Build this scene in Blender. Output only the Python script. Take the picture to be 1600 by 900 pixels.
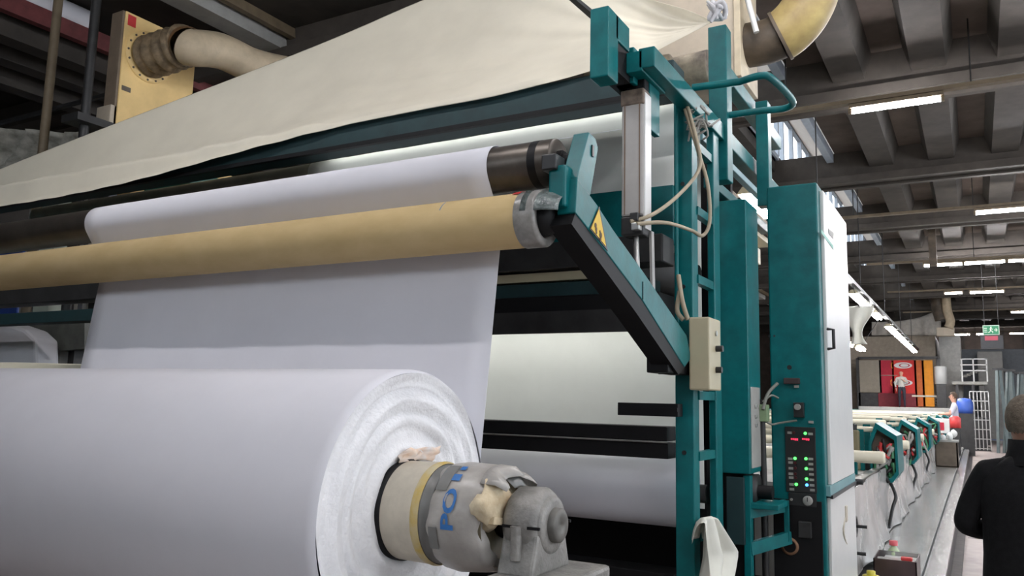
import bpy, bmesh, math, random
from mathutils import Vector, Matrix
random.seed(7)
for o in list(bpy.data.objects): bpy.data.objects.remove(o)
scene = bpy.context.scene
col = scene.collection
pi = math.pi

# ------------------------------------------------------------------ camera
F = 1268.0; CX, CY = 800.0, 450.0; H = 1.6
cY = Vector((1526-CX, 640-CY, F)).normalized()
cX = -Vector((-1450-CX, 572-CY, F)); cX = (cX - cY*cX.dot(cY)).normalized()
cZ = cX.cross(cY)
# rows = world axes in camera coordinates (x right, y down, z forward)
def w(c): return Vector((cX.dot(c), cY.dot(c), cZ.dot(c)))
ORI = Vector((0, 0, H))
cam = bpy.data.objects.new('camera', bpy.data.cameras.new('camera')); col.objects.link(cam)
r, u, b = w(Vector((1,0,0))), w(Vector((0,-1,0))), w(Vector((0,0,-1)))
cam.matrix_world = Matrix(((r.x,u.x,b.x,ORI.x),(r.y,u.y,b.y,ORI.y),(r.z,u.z,b.z,ORI.z),(0,0,0,1)))
cam.data.sensor_width = 36.0; cam.data.lens = 36.0*F/1600.0
cam.data.clip_start = 0.05; cam.data.clip_end = 300
scene.camera = cam

# ------------------------------------------------------------------ daylight, exposure
world = bpy.data.worlds.new('overcast_sky'); scene.world = world; world.use_nodes = True
bg = world.node_tree.nodes['Background']
bg.inputs[0].default_value = (0.86, 0.92, 1.0, 1); bg.inputs[1].default_value = 3.0
vs = scene.view_settings
vs.view_transform = 'Standard'; vs.look = 'None'; vs.exposure = 0.55; vs.gamma = 1.0; vs.use_curve_mapping = False

def at(px, py, x=None, y=None, z=None):
    """a pixel of the 1600x900 photograph carried to the plane x=, y= or z= it touches"""
    d = w(Vector(((px-CX)/F, (py-CY)/F, 1.0)))
    if x is not None: t = (x-ORI.x)/d.x
    elif y is not None: t = (y-ORI.y)/d.y
    else: t = (z-ORI.z)/d.z
    return ORI + d*t

# ------------------------------------------------------------------ materials
MATS = {}
def mat(name, c, rough=0.5, metal=0.0, var=0.12, scale=6.0, bump=0.0, bscale=60.0, c2=None, alpha=None, spec=0.5,
        stretch=(1,1,1), trans=0.0, sheen=0.0):
    if name in MATS: return MATS[name]
    m = bpy.data.materials.new(name); m.use_nodes = True
    nt = m.node_tree; N = nt.nodes; L = nt.links; p = N['Principled BSDF']
    tc = N.new('ShaderNodeTexCoord'); mp = N.new('ShaderNodeMapping'); mp.inputs['Scale'].default_value = stretch
    L.new(tc.outputs['Object'], mp.inputs[0])
    nz = N.new('ShaderNodeTexNoise'); nz.inputs['Scale'].default_value = scale; nz.inputs['Detail'].default_value = 5
    nz.inputs['Roughness'].default_value = 0.6
    L.new(mp.outputs[0], nz.inputs['Vector'])
    cr = N.new('ShaderNodeValToRGB'); cr.color_ramp.elements[0].position = 0.32; cr.color_ramp.elements[1].position = 0.68
    if c2 is None: c2 = tuple(max(0, v*(1-2*var)) for v in c)
    cr.color_ramp.elements[0].color = (*c2, 1); cr.color_ramp.elements[1].color = (*c, 1)
    L.new(nz.outputs['Fac'], cr.inputs[0]); L.new(cr.outputs[0], p.inputs['Base Color'])
    p.inputs['Roughness'].default_value = rough; p.inputs['Metallic'].default_value = metal
    p.inputs['Specular IOR Level'].default_value = spec
    if alpha is not None: p.inputs['Alpha'].default_value = alpha
    if trans: p.inputs['Transmission Weight'].default_value = trans
    if bump:
        n2 = N.new('ShaderNodeTexNoise'); n2.inputs['Scale'].default_value = bscale; n2.inputs['Detail'].default_value = 3
        L.new(mp.outputs[0], n2.inputs['Vector'])
        bp = N.new('ShaderNodeBump'); bp.inputs['Strength'].default_value = bump; bp.inputs['Distance'].default_value = 0.01
        L.new(n2.outputs['Fac'], bp.inputs['Height']); L.new(bp.outputs[0], p.inputs['Normal'])
    MATS[name] = m; return m
def emat(name, c, s):
    if name in MATS: return MATS[name]
    m = bpy.data.materials.new(name); m.use_nodes = True
    p = m.node_tree.nodes['Principled BSDF']
    p.inputs['Base Color'].default_value = (*[v*0.5 for v in c], 1)
    p.inputs['Emission Color'].default_value = (*c, 1); p.inputs['Emission Strength'].default_value = s
    MATS[name] = m; return m

TEAL = mat('teal_paint', (0.002, 0.145, 0.153), 0.36, var=0.16, scale=9, bump=0.05, spec=0.3)
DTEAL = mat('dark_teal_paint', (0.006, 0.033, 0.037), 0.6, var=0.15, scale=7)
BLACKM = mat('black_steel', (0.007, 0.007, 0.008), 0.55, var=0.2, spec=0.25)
DGREY = mat('dark_grey_steel', (0.045, 0.045, 0.045), 0.45, 0.4, var=0.2)
GREYM = mat('grey_cast_metal', (0.30, 0.29, 0.27), 0.48, 0.25, var=0.22, scale=14, bump=0.25, bscale=90)
STEEL = mat('bright_steel', (0.55, 0.55, 0.53), 0.3, 0.9, var=0.1)
ALU = mat('pale_cylinder_profile', (0.38, 0.365, 0.345), 0.42, 0.1, var=0.08)
WHITE = mat('white_cotton_cloth', (0.66, 0.66, 0.70), 0.9, var=0.025, scale=3, bump=0.06, bscale=500, spec=0.1)
EDGE = mat('wound_cloth_edge', (0.82, 0.82, 0.83), 0.95, var=0.05, scale=9, bump=0.4, bscale=70, spec=0.05)
GREENW = mat('greenish_white_cloth', (0.88, 0.90, 0.85), 0.85, var=0.03, scale=3, spec=0.15)
CREAM = mat('cream_dust_sheet', (0.72, 0.68, 0.56), 0.9, var=0.05, scale=1.5, bump=0.15, bscale=14, spec=0.1)
TAN = mat('tan_cardboard', (0.60, 0.455, 0.235), 0.75, var=0.0, scale=4.5, c2=(0.52, 0.385, 0.185), spec=0.25, stretch=(1,2,2))
CORECREAM = mat('dirty_cream_paint', (0.58, 0.53, 0.43), 0.55, var=0.12, scale=12)
RUST = mat('yellow_rust_stain', (0.52, 0.36, 0.08), 0.7, var=0.0, c2=(0.5, 0.45, 0.3), scale=16)
TAPE = mat('grey_packing_tape', (0.42, 0.40, 0.37), 0.3, var=0.14, scale=10, bump=0.15, bscale=30)
DTAPE = mat('dark_grey_tape', (0.20, 0.20, 0.19), 0.35, var=0.15)
FOAM = mat('cream_foam', (0.72, 0.64, 0.46), 0.85, var=0.0, c2=(0.46, 0.34, 0.2), scale=14, bump=0.5, bscale=25)
BLUEINK = mat('blue_ink', (0.03, 0.17, 0.48), 0.5, var=0.1)
BEIGE = mat('beige_box_paint', (0.86, 0.61, 0.26), 0.55, var=0.08, scale=3)
BEIGE2 = mat('pale_beige_panel', (0.52, 0.45, 0.35), 0.6, var=0.08)
CREAMP = mat('cream_plastic', (0.48, 0.43, 0.29), 0.45, var=0.05)
DUCTC = mat('cream_duct_skin', (0.55, 0.45, 0.31), 0.6, var=0.15, scale=4, bump=0.2, bscale=10)
DUCTB = mat('brown_duct_skin', (0.10, 0.075, 0.05), 0.6, var=0.25, scale=5, bump=0.3, bscale=12)
DUCTY = mat('yellowed_duct_skin', (0.48, 0.38, 0.14), 0.5, var=0.0, c2=(0.22, 0.15, 0.06), scale=2.2)
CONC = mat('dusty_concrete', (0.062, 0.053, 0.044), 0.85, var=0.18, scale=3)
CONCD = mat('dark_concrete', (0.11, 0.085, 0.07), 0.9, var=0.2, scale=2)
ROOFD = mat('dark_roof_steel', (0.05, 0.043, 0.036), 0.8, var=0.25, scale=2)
PALER = mat('pale_painted_roof', (0.55, 0.50, 0.44), 0.7, var=0.06)
FRAMEB = mat('pale_blue_frame', (0.45, 0.52, 0.6), 0.5, var=0.08)
FLOORM = mat('worn_pink_grey_floor', (0.36, 0.31, 0.285), 0.5, var=0.0, c2=(0.25, 0.21, 0.195), scale=3.5, bump=0.05)
DECK = mat('wet_steel_deck', (0.60, 0.61, 0.59), 0.22, 0.6, var=0.16, scale=5, bump=0.12, bscale=30)
KERB = mat('dark_kerb', (0.06, 0.05, 0.045), 0.6, var=0.25, scale=9)
PLASTIC = mat('crumpled_clear_plastic', (0.46, 0.455, 0.44), 0.16, var=0.14, scale=3.5, bump=0.5, bscale=5)
PLAST2 = mat('dusty_highlit_film', (0.80, 0.79, 0.70), 0.14, var=0.0, c2=(0.34, 0.33, 0.28), scale=2.2, bump=0.6, bscale=5, stretch=(1,1,3))  # pale tone carries the film's white highlights as colour
DOORW = mat('white_door_enamel', (0.66, 0.67, 0.65), 0.3, var=0.03)
YELLOW = mat('warning_yellow', (0.72, 0.46, 0.02), 0.5, var=0.1)
BLACK = mat('black_plastic', (0.015, 0.015, 0.016), 0.4, var=0.1)
JACKET = mat('black_wool', (0.010, 0.010, 0.011), 0.9, var=0.2, scale=40, bump=0.2, bscale=200, spec=0.15)
HAIR = mat('short_greying_hair', (0.16, 0.13, 0.10), 0.8, var=0.25, scale=50, bump=0.6, bscale=220, spec=0.2)
SKIN = mat('skin', (0.50, 0.27, 0.19), 0.55, var=0.06)
TROU = mat('dark_trousers', (0.02, 0.022, 0.035), 0.85, var=0.15)
SHIRTG = mat('light_grey_jumper', (0.40, 0.39, 0.36), 0.9, var=0.06)
SHIRTB = mat('pale_blue_shirt', (0.48, 0.50, 0.58), 0.85, var=0.06)
MAROON = mat('maroon_cloth', (0.44, 0.02, 0.045), 0.8, var=0.08)
RED = mat('red_cloth', (0.66, 0.04, 0.035), 0.8, var=0.06)
ORANGE = mat('orange_cloth', (0.90, 0.34, 0.02), 0.7, var=0.06)
TAUPE = mat('taupe_cloth', (0.27, 0.24, 0.19), 0.8, var=0.08)
GREENS = mat('safety_green', (0.02, 0.20, 0.09), 0.5, var=0.1)
SIGNW = mat('sign_white', (0.60, 0.68, 0.58), 0.5, var=0.04)
REDP = mat('red_plastic', (0.60, 0.05, 0.05), 0.4, var=0.08)
BLUEP = mat('blue_plastic', (0.04, 0.10, 0.42), 0.45, var=0.1)
GREYP = mat('grey_panel', (0.33, 0.33, 0.31), 0.6, var=0.08)
BROWNB = mat('brown_bin', (0.14, 0.11, 0.08), 0.6, var=0.15)
HOSE = mat('beige_air_hose', (0.38, 0.32, 0.22), 0.5, var=0.1)
REDB = mat('red_oxide_beam', (0.16, 0.035, 0.035), 0.7, var=0.2)
TRAYM = mat('brown_cable_tray', (0.17, 0.13, 0.08), 0.6, var=0.15)
TUBE = emat('fluorescent_tube', (1.0, 0.97, 1.0), 120.0)
LEDG = emat('green_led', (0.08, 1.0, 0.12), 2.2)
LEDR = emat('red_display', (1.0, 0.03, 0.08), 1.6)
LEDB = emat('blue_led', (0.08, 0.35, 1.0), 2.2)
LEDX = mat('unlit_red_lens', (0.07, 0.008, 0.01), 0.3)
ORL = mat('orange_beacon_lens', (0.85, 0.20, 0.02), 0.3, var=0.05)
TAG = mat('pale_tag', (0.33, 0.33, 0.30), 0.6, var=0.1)

# ------------------------------------------------------------------ mesh helpers
class MB:
    def __init__(s): s.v=[]; s.f=[]; s.mi=[]; s.cur=0; s.sm=[]
    def add(s, vs, fs, smooth=False):
        o=len(s.v); s.v += [tuple(p) for p in vs]
        for f in fs: s.f.append([i+o for i in f]); s.mi.append(s.cur); s.sm.append(smooth)
        return s
    def box(s, x0,x1,y0,y1,z0,z1):
        return s.add([(x,y,z) for x in (x0,x1) for y in (y0,y1) for z in (z0,z1)],
            [(0,1,3,2),(4,6,7,5),(0,4,5,1),(2,3,7,6),(0,2,6,4),(1,5,7,3)])
    def bevbox(s, x0,x1,y0,y1,z0,z1,b=0.01):
        bm=bmesh.new(); bmesh.ops.create_cube(bm,size=1)
        for v in bm.verts: v.co=Vector(((x0+x1)/2+v.co.x*(x1-x0),(y0+y1)/2+v.co.y*(y1-y0),(z0+z1)/2+v.co.z*(z1-z0)))
        bmesh.ops.bevel(bm,geom=list(bm.edges),offset=b,segments=2,affect='EDGES',profile=0.5)
        bm.verts.index_update(); s.add([v.co for v in bm.verts],[[v.index for v in f.verts] for f in bm.faces]); bm.free(); return s
    def frame(s, a, d):
        d=Vector(d).normalized(); t=Vector((0,0,1)) if abs(d.z)<0.9 else Vector((1,0,0))
        n=d.cross(t).normalized(); return n, d.cross(n).normalized()
    def cyl(s, a, b, r, r2=None, n=20, caps=True):
        a=Vector(a); b=Vector(b); r2=r if r2 is None else r2; N,B=s.frame(a,b-a)
        vs=[]
        for c,rr in ((a,r),(b,r2)):
            for i in range(n):
                t=2*pi*i/n; vs.append(c+N*math.cos(t)*rr+B*math.sin(t)*rr)
        fs=[(i,(i+1)%n,n+(i+1)%n,n+i) for i in range(n)]
        s.add(vs,fs,True)
        if caps: s.add(vs,[tuple(range(n))[::-1],tuple(range(n,2*n))])
        return s
    def bar(s, a, b, wd, ht, up=(0,0,1)):
        a=Vector(a); b=Vector(b); d=(b-a).normalized(); U=Vector(up); S=d.cross(U)
        if S.length<1e-4: S=d.cross(Vector((1,0,0)))
        S.normalize(); U=S.cross(d).normalized()
        vs=[c+S*wd/2*i+U*ht/2*j for c in (a,b) for i in (-1,1) for j in (-1,1)]
        return s.add(vs,[(0,1,3,2),(4,6,7,5),(0,4,5,1),(2,3,7,6),(0,2,6,4),(1,5,7,3)])
    def tube(s, pts, r, n=10, caps=True):
        pts=[Vector(p) for p in pts]; k=len(pts); rr=r if isinstance(r,(list,tuple)) else [r]*k
        d0=(pts[1]-pts[0]).normalized(); N,B=s.frame(pts[0],d0); vs=[]; prev=d0
        for i,p in enumerate(pts):
            d=(pts[min(i+1,k-1)]-pts[max(i-1,0)]).normalized()
            q=prev.rotation_difference(d); N=q@N; B=q@B; prev=d
            for j in range(n):
                t=2*pi*j/n; vs.append(p+N*math.cos(t)*rr[i]+B*math.sin(t)*rr[i])
        fs=[(i*n+j,i*n+(j+1)%n,(i+1)*n+(j+1)%n,(i+1)*n+j) for i in range(k-1) for j in range(n)]
        s.add(vs,fs,True)
        if caps: s.add(vs,[tuple(range(n))[::-1],tuple(range((k-1)*n,k*n))])
        return s
    def lathe(s, o, ax, prof, n=48, smooth=True, a0=0.0, a1=2*pi):
        """prof: (distance along axis, radius)"""
        o=Vector(o); ax=Vector(ax).normalized(); N,B=s.frame(o,ax); k=len(prof); vs=[]
        full=abs(a1-a0-2*pi)<1e-6; m=n if full else n+1
        for d,r in prof:
            for j in range(m):
                t=a0+(a1-a0)*j/n; vs.append(o+ax*d+N*math.cos(t)*r+B*math.sin(t)*r)
        fs=[]
        for i in range(k-1):
            for j in range(n):
                j2=(j+1)%m; fs.append((i*m+j,i*m+j2,(i+1)*m+j2,(i+1)*m+j))
        return s.add(vs,fs,smooth)
    def prism(s, poly, d):
        """polygon of 3-D points pushed along d"""
        p=[Vector(q) for q in poly]; d=Vector(d); n=len(p)
        vs=p+[q+d for q in p]
        return s.add(vs,[tuple(range(n)),tuple(range(n,2*n))[::-1]]+[(i,i+n,(i+1)%n+n,(i+1)%n) for i in range(n)])
    def grid(s, rows, smooth=True):
        m=len(rows[0]); vs=[p for r_ in rows for p in r_]
        return s.add(vs,[(i*m+j,i*m+j+1,(i+1)*m+j+1,(i+1)*m+j) for i in range(len(rows)-1) for j in range(m-1)],smooth)
    def build(s, name, mats, parent=None, solid=0.0, sub=0, bevel=0.0):
        me=bpy.data.meshes.new(name); me.from_pydata(s.v,[],s.f)
        ms=mats if isinstance(mats,(list,tuple)) else [mats]
        for m in ms: me.materials.append(m)
        for p,i,q in zip(me.polygons,s.mi,s.sm): p.material_index=i; p.use_smooth=q
        bm=bmesh.new(); bm.from_mesh(me)
        if not solid: bmesh.ops.recalc_face_normals(bm,faces=bm.faces)
        bm.to_mesh(me); bm.free()
        o=bpy.data.objects.new(name,me); col.objects.link(o)
        if parent is not None:
            o.parent=parent; o.matrix_parent_inverse=Matrix.Translation(-parent.location) if parent.type=='EMPTY' and parent.parent is None else Matrix.Identity(4)
        if solid:
            md=o.modifiers.new('thickness','SOLIDIFY'); md.thickness=solid; md.offset=0
        if sub:
            md=o.modifiers.new('smooth','SUBSURF'); md.levels=sub; md.render_levels=sub
        if bevel:
            md=o.modifiers.new('bevel','BEVEL'); md.width=bevel; md.segments=2; md.limit_method='ANGLE'
        return o
def tag(o, label, cat, group=None):
    o['label']=label; o['category']=cat
    if group: o['group']=group
    return o
def thing(name, label, cat, loc, group=None):
    o=bpy.data.objects.new(name,None); col.objects.link(o); o.location=loc; o.empty_display_size=0.1
    return tag(o,label,cat,group)
def struct(o): o['kind']='structure'; return o
def copy_tree(o, d, label=None, group=None, parent=None):
    c=o.copy(); col.objects.link(c)
    if parent is None: c.location=Vector(o.location)+Vector(d)
    else: c.parent=parent
    if label: c['label']=label
    if group: c['group']=group
    for ch in list(o.children):
        cc=copy_tree(ch,(0,0,0),None,None,c); cc.matrix_parent_inverse=ch.matrix_parent_inverse.copy() if parent is not None else ch.matrix_parent_inverse.copy()
    return c
def spline(pts, n):
    pts=[Vector(p) for p in pts]; P=[pts[0]]+pts+[pts[-1]]; out=[]
    k=len(pts)-1
    for i in range(n):
        t=i/(n-1)*k; j=min(int(t),k-1); t-=j
        a,b_,c,d=P[j],P[j+1],P[j+2],P[j+3]
        out.append(0.5*((2*b_)+(c-a)*t+(2*a-5*b_+4*c-d)*t*t+(3*b_-a-3*c+d)*t**3))
    return out
def lerp_poly(pts, n):
    pts=[Vector(p) for p in pts]; L=[0]
    for a,b_ in zip(pts,pts[1:]): L.append(L[-1]+(b_-a).length)
    out=[]
    for i in range(n):
        d=L[-1]*i/(n-1); j=0
        while j<len(pts)-2 and L[j+1]<d: j+=1
        t=(d-L[j])/max(L[j+1]-L[j],1e-9); out.append(pts[j].lerp(pts[j+1],min(t,1)))
    return out
def text_mesh(txt, size):
    cu=bpy.data.curves.new('t','FONT'); cu.body=txt; cu.size=size; cu.offset=.0028; cu.resolution_u=3
    o=bpy.data.objects.new('t',cu); col.objects.link(o)
    bpy.context.view_layer.update()
    me=bpy.data.meshes.new_from_object(o.evaluated_get(bpy.context.evaluated_depsgraph_get()))
    vs=[v.co.copy() for v in me.vertices]; fs=[list(p.vertices) for p in me.polygons]
    bpy.data.objects.remove(o); bpy.data.curves.remove(cu); bpy.data.meshes.remove(me)
    return vs, fs
# ================================================================== the hall
YB = [-2.1+5.3*k for k in range(12)]          # transverse roof beams
XS0, XS1 = -3.75, -2.5                       # rooflight strip
fl=struct(MB().box(-17,8.2,-6,62,-0.12,0).build('floor',FLOORM))
for k in range(9):                            # floor slab joints
    yy=6+k*3.0
    MB().box(-0.17,3.5,yy,yy+0.02,0.0,0.003).build('joint',KERB,fl)
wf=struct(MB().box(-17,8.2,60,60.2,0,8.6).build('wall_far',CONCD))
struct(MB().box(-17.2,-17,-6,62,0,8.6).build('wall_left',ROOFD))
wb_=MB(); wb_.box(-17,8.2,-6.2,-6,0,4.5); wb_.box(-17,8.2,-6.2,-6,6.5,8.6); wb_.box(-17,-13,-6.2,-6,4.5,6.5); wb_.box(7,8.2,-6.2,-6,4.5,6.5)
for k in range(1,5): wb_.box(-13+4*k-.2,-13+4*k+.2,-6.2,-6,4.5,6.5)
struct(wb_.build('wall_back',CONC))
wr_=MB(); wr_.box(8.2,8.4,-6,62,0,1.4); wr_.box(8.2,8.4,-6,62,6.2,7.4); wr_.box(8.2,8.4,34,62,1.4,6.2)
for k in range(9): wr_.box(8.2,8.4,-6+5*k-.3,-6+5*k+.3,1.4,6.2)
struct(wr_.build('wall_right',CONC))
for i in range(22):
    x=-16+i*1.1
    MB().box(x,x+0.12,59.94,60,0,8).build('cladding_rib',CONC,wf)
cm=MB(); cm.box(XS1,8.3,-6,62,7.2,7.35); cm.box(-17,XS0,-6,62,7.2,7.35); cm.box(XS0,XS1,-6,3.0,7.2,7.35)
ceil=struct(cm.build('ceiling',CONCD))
# precast ribs running with the machine
rib=None
for k in range(8):
    x=-1.55+1.15*k
    o=MB().prism([(x-.35,-6,7.2),(x+.35,-6,7.2),(x+.235,-6,6.82),(x-.235,-6,6.82)],(0,68,0)).build('rib',CONC,ceil)
for yb in YB:
    m=MB(); m.prism([(-17,yb-.3,7.2),(-17,yb-.22,6.62),(-17,yb+.22,6.62),(-17,yb+.3,7.2)],(25.2,0,0))
    m.box(-17,8.2,yb-.34,yb-.2,6.5,6.66); m.box(-17,8.2,yb+.2,yb+.34,6.5,6.66); m.box(-17,8.2,yb-.2,yb+.2,6.56,6.64)
    m.build('beam',CONC,ceil)
# rooflights: upright glazing on the left, sloping soffit to the right
glass=bpy.data.materials.new('rooflight_glass'); glass.use_nodes=True
nt=glass.node_tree; nt.nodes.remove(nt.nodes['Principled BSDF'])
tb=nt.nodes.new('ShaderNodeBsdfTransparent'); gb=nt.nodes.new('ShaderNodeBsdfGlossy'); gb.inputs['Roughness'].default_value=0.1
nzg=nt.nodes.new('ShaderNodeTexNoise'); nzg.inputs['Scale'].default_value=2
rg=nt.nodes.new('ShaderNodeMapRange'); rg.inputs[3].default_value=0.04; rg.inputs[4].default_value=0.14
nt.links.new(nzg.outputs[0],rg.inputs[0])
mx=nt.nodes.new('ShaderNodeMixShader'); nt.links.new(rg.outputs[0],mx.inputs[0])
nt.links.new(tb.outputs[0],mx.inputs[1]); nt.links.new(gb.outputs[0],mx.inputs[2]); nt.links.new(mx.outputs[0],nt.nodes['Material Output'].inputs[0])
for i in range(1,11):
    y0,y1=YB[i]+.3,YB[i+1]-.3
    m=MB(); m.prism([(XS1,y0-.3,7.2),(XS1,y0-.3,7.32),(XS0,y0-.3,8.75),(XS0,y0-.3,8.6)],(0,5.3,0))
    so=m.build('soffit',PALER,ceil)
    MB().box(XS1-.16,XS1-.02,y0,y1,7.0,7.2).build('rooflight_edge',FRAMEB,ceil)
    fr=MB(); fr.box(XS0-.05,XS0+.05,y0,y1,7.2,7.3); fr.box(XS0-.05,XS0+.05,y0,y1,8.5,8.6)
    n=4
    for k in range(n+1):
        yy=y0+(y1-y0)*k/n; fr.box(XS0-.05,XS0+.05,yy-.05,yy+.05,7.3,8.5)
    wo=struct(fr.build('window_%d'%i,FRAMEB))
    for k in range(n):
        a=y0+(y1-y0)*k/n+.05; b_=y0+(y1-y0)*(k+1)/n-.05
        MB().box(XS0-.01,XS0+.01,a,b_,7.3,8.5).build('pane',glass,wo)
for k in range(5):  # unseen back windows, added to light the winder from behind
    x0,x1=-13+4*k+.2,-9+4*k-.2
    fr=MB()
    for q in range(4): xx=x0+(x1-x0)*q/3; fr.box(xx-.04,xx+.04,-6.14,-6.06,4.5,6.5)
    for z in (4.54,5.5,6.46): fr.box(x0,x1,-6.14,-6.06,z-.04,z+.04)
    wo=struct(fr.build('window_%d'%(40+k),FRAMEB))
    for q in range(3):
        a=x0+(x1-x0)*q/3+.04; b_=x0+(x1-x0)*(q+1)/3-.04
        for z0,z1 in ((4.58,5.46),(5.54,6.42)): MB().box(a,b_,-6.105,-6.095,z0,z1).build('pane',glass,wo)
for k in range(8):
    y0,y1=-6+5*k+.3,-1+5*k-.3
    fr=MB(); 
    for q in range(4): yy=y0+(y1-y0)*q/3; fr.box(8.26,8.34,yy-.04,yy+.04,1.4,6.2)
    for z in (1.44,3.8,6.16): fr.box(8.26,8.34,y0,y1,z-.04,z+.04)
    wo=struct(fr.build('window_%d'%(20+k),FRAMEB))
    for q in range(3):
        a=y0+(y1-y0)*q/3+.04; b_=y0+(y1-y0)*(q+1)/3-.04
        for z0,z1 in ((1.48,3.76),(3.84,6.12)): MB().box(8.295,8.305,a,b_,z0,z1).build('pane',glass,wo)
# dark steel over the bay on the left
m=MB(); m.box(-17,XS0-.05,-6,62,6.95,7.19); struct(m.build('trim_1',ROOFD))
def roofbar(name,p1,p2,z,wd,ht,mt,y0_=-6):
    a=at(*p1,z=z); b_=at(*p2,z=z); x=(a.x+b_.x)/2
    d=MB().box(x-wd/2,x+wd/2,y0_,45,z,z+ht).build(name,mt,ceil); return d
roofbar('purlin',(215,0),(480,80),6.65,.35,.3,GREYP)
roofbar('purlin',(340,0),(480,70),6.8,.1,.14,TRAYM)
roofbar('purlin',(0,20),(150,72),6.4,.12,.24,REDB)
roofbar('purlin',(0,62),(140,112),6.2,.3,.3,ROOFD)
roofbar('purlin',(0,95),(150,150),6.2,.3,.3,ROOFD)
roofbar('purlin',(0,140),(150,180),6.1,.3,.3,ROOFD)
for px in (85,145):
    p=at(px,60,y=5.6); MB().cyl((p.x,5.6,0),(p.x,5.6,6.95),.055,n=12).build('trim_2' if px==85 else 'trim_3',DGREY if px>100 else TRAYM)['kind']='structure'
for px,w_,py in ((38,34,12),(104,36,38)):
    p=at(px,py,z=6.6)
    o=MB(); o.lathe((p.x,p.y-.35,6.75),(0,1,0),[(0,0.01),(.03,.13),(.1,.17),(.6,.17),(.68,.13),(.72,.01)],20)
    o=o.build('white_sack',WHITE); tag(o,'white bundle lying on red roof beam beside %s pole'%('the tall grey' if px>60 else 'the far end, left of the'),'bundle')

# ---- lights across the hall
def cross_light(x0,x1,y,label,z=6.05):
    g='fluorescent tubes hung across the aisle'
    t=thing('fluorescent_light',label,'light',((x0+x1)/2,y,z),g)
    MB().cyl((x0,y,z),(x1,y,z),.032,n=12).build('tube',TUBE,t)
    h=MB(); h.box(x0-.04,x1+.04,y-.05,y+.05,z+.05,z+.11); h.box(x0-.05,x0,y-.03,y+.03,z-.03,z+.06); h.box(x1,x1+.05,y-.03,y+.03,z-.03,z+.06)
    h.build('housing',TRAYM,t)
    return t
rows={12.85:[(-1.44,-.24),(.9,2.1),(2.4,3.6),(4.5,5.7)],21.0:[(.2,1.4),(1.5,2.7),(3.5,4.7)],28.35:[(-1.22,-.18),(-.11,.95),(1.05,2.2)],35.6:[(-.86,-.28),(0,1.1),(2,3.1)],
      43.5:[(1.6,2.8)],55.7:[(-1.07,-.15),(.2,1.2),(1.9,2.6)], 5.0:[(-1.2,0),(.8,2.0),(2.8,4.0)], 1.0:[(-6.2,-5),(-3.8,-2.6),(-1.2,0),(1.8,3.0),(4.3,5.5)], -2.6:[(3.6,4.8)]}  # unseen trays nearest the camera, tubes added to light the foreground
rn={12.85:'first tray before the roof rooflight',21.0:'second tray',28.35:'third tray',35.6:'fourth tray',43.5:'tray above the printed cloth',55.7:'tray before the far wall',5.0:'added tray over the control cabinet aisle',-2.6:'added tray behind the fabric roll'}
names={12.85:'lone bright fluorescent tube on cable tray nearest the control cabinet',21.0:'bright fluorescent tube on the second cross tray',28.35:'fluorescent tube end to end on third cross tray',
 35.6:'short fluorescent tube on the fourth cross tray',43.5:'fluorescent tube on tray above printed cloth',55.7:'faint fluorescent tube on tray by far wall',5.0:'added unseen fluorescent tube high over control cabinet',1.0:'added unseen fluorescent tube high over the big fabric roll',-2.6:'added unseen fluorescent tube high behind fabric roll'}
for y,L in rows.items():
    m=MB(); m.box(-2.9 if y>4 else -6.6,8.0,y-.06,y+.06,6.17,6.23)
    tr=m.build('cable_tray',TRAYM); tag(tr,'brown cable tray carrying %s'%names[y].replace('lone bright ','the lone ').replace(' nearest the control cabinet',' ahead of cabinet'),'cable tray','cable trays across the roof')
    for xx in (-2.4,.15,2.9,5.6): MB().cyl((xx,y,6.2),(xx,y,7.21),.012,n=6).build('hanger',DGREY,tr)
    for n_,(a,b_) in enumerate(L): cross_light(a,b_,y,names[y] if n_==0 or y!=12.85 else 'fluorescent tube over the open aisle on the first tray')
# ---- the row of lights over the printing machine, running away from the winder
def run_light(x,y,z,label,L=1.45,g='fluorescent lights in a row over the printing machine'):
    t=thing('machine_light',label,'light',(x,y+L/2,z),g)
    MB().cyl((x-.05,y,z),(x-.05,y+L,z),.03,n=10).build('tube',TUBE,t)
    MB().cyl((x+.05,y,z),(x+.05,y+L,z),.03,n=10).build('tube',TUBE,t)
    MB().prism([(x-.12,y-.04,z+.03),(x+.12,y-.04,z+.03),(x+.05,y-.04,z+.12),(x-.05,y-.04,z+.12)],(0,L+.08,0)).build('housing',CREAMP,t)
    for yy in (y+.1,y+L-.1): MB().cyl((x,yy,z+.1),(x,yy,4.33),.008,n=6).build('hanger',DGREY,t)
trk=MB(); trk.box(-2.36,-2.24,7.6,43,4.32,4.4); 
for yy in range(9,43,6): trk.cyl((-2.3,yy,4.38),(-2.3,yy,6.6 if abs((yy+2.1)%5.3)<.3 else 7.2),.012,n=6)
trk=tag(trk.build('light_track',DGREY),'long steel track carrying lights along the printing machine','track')
run_light(-2.3,9.75,4.1,'fluorescent light glaring between teal column and control cabinet',1.2)
run_light(-2.3,14.6,4.1,'fluorescent light low between teal column and cabinet, behind the glare',1.3)
for k,yy in enumerate((19.6,21.5,23.8,28.0,29.9,31.8,33.7,35.6,37.5,39.4)):
    run_light(-2.3,yy,4.1,'fluorescent light, %s from the hanging white cloth in the row'%['nearest','second','third','fourth','fifth','sixth','seventh','eighth','ninth','last'][k])
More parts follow.
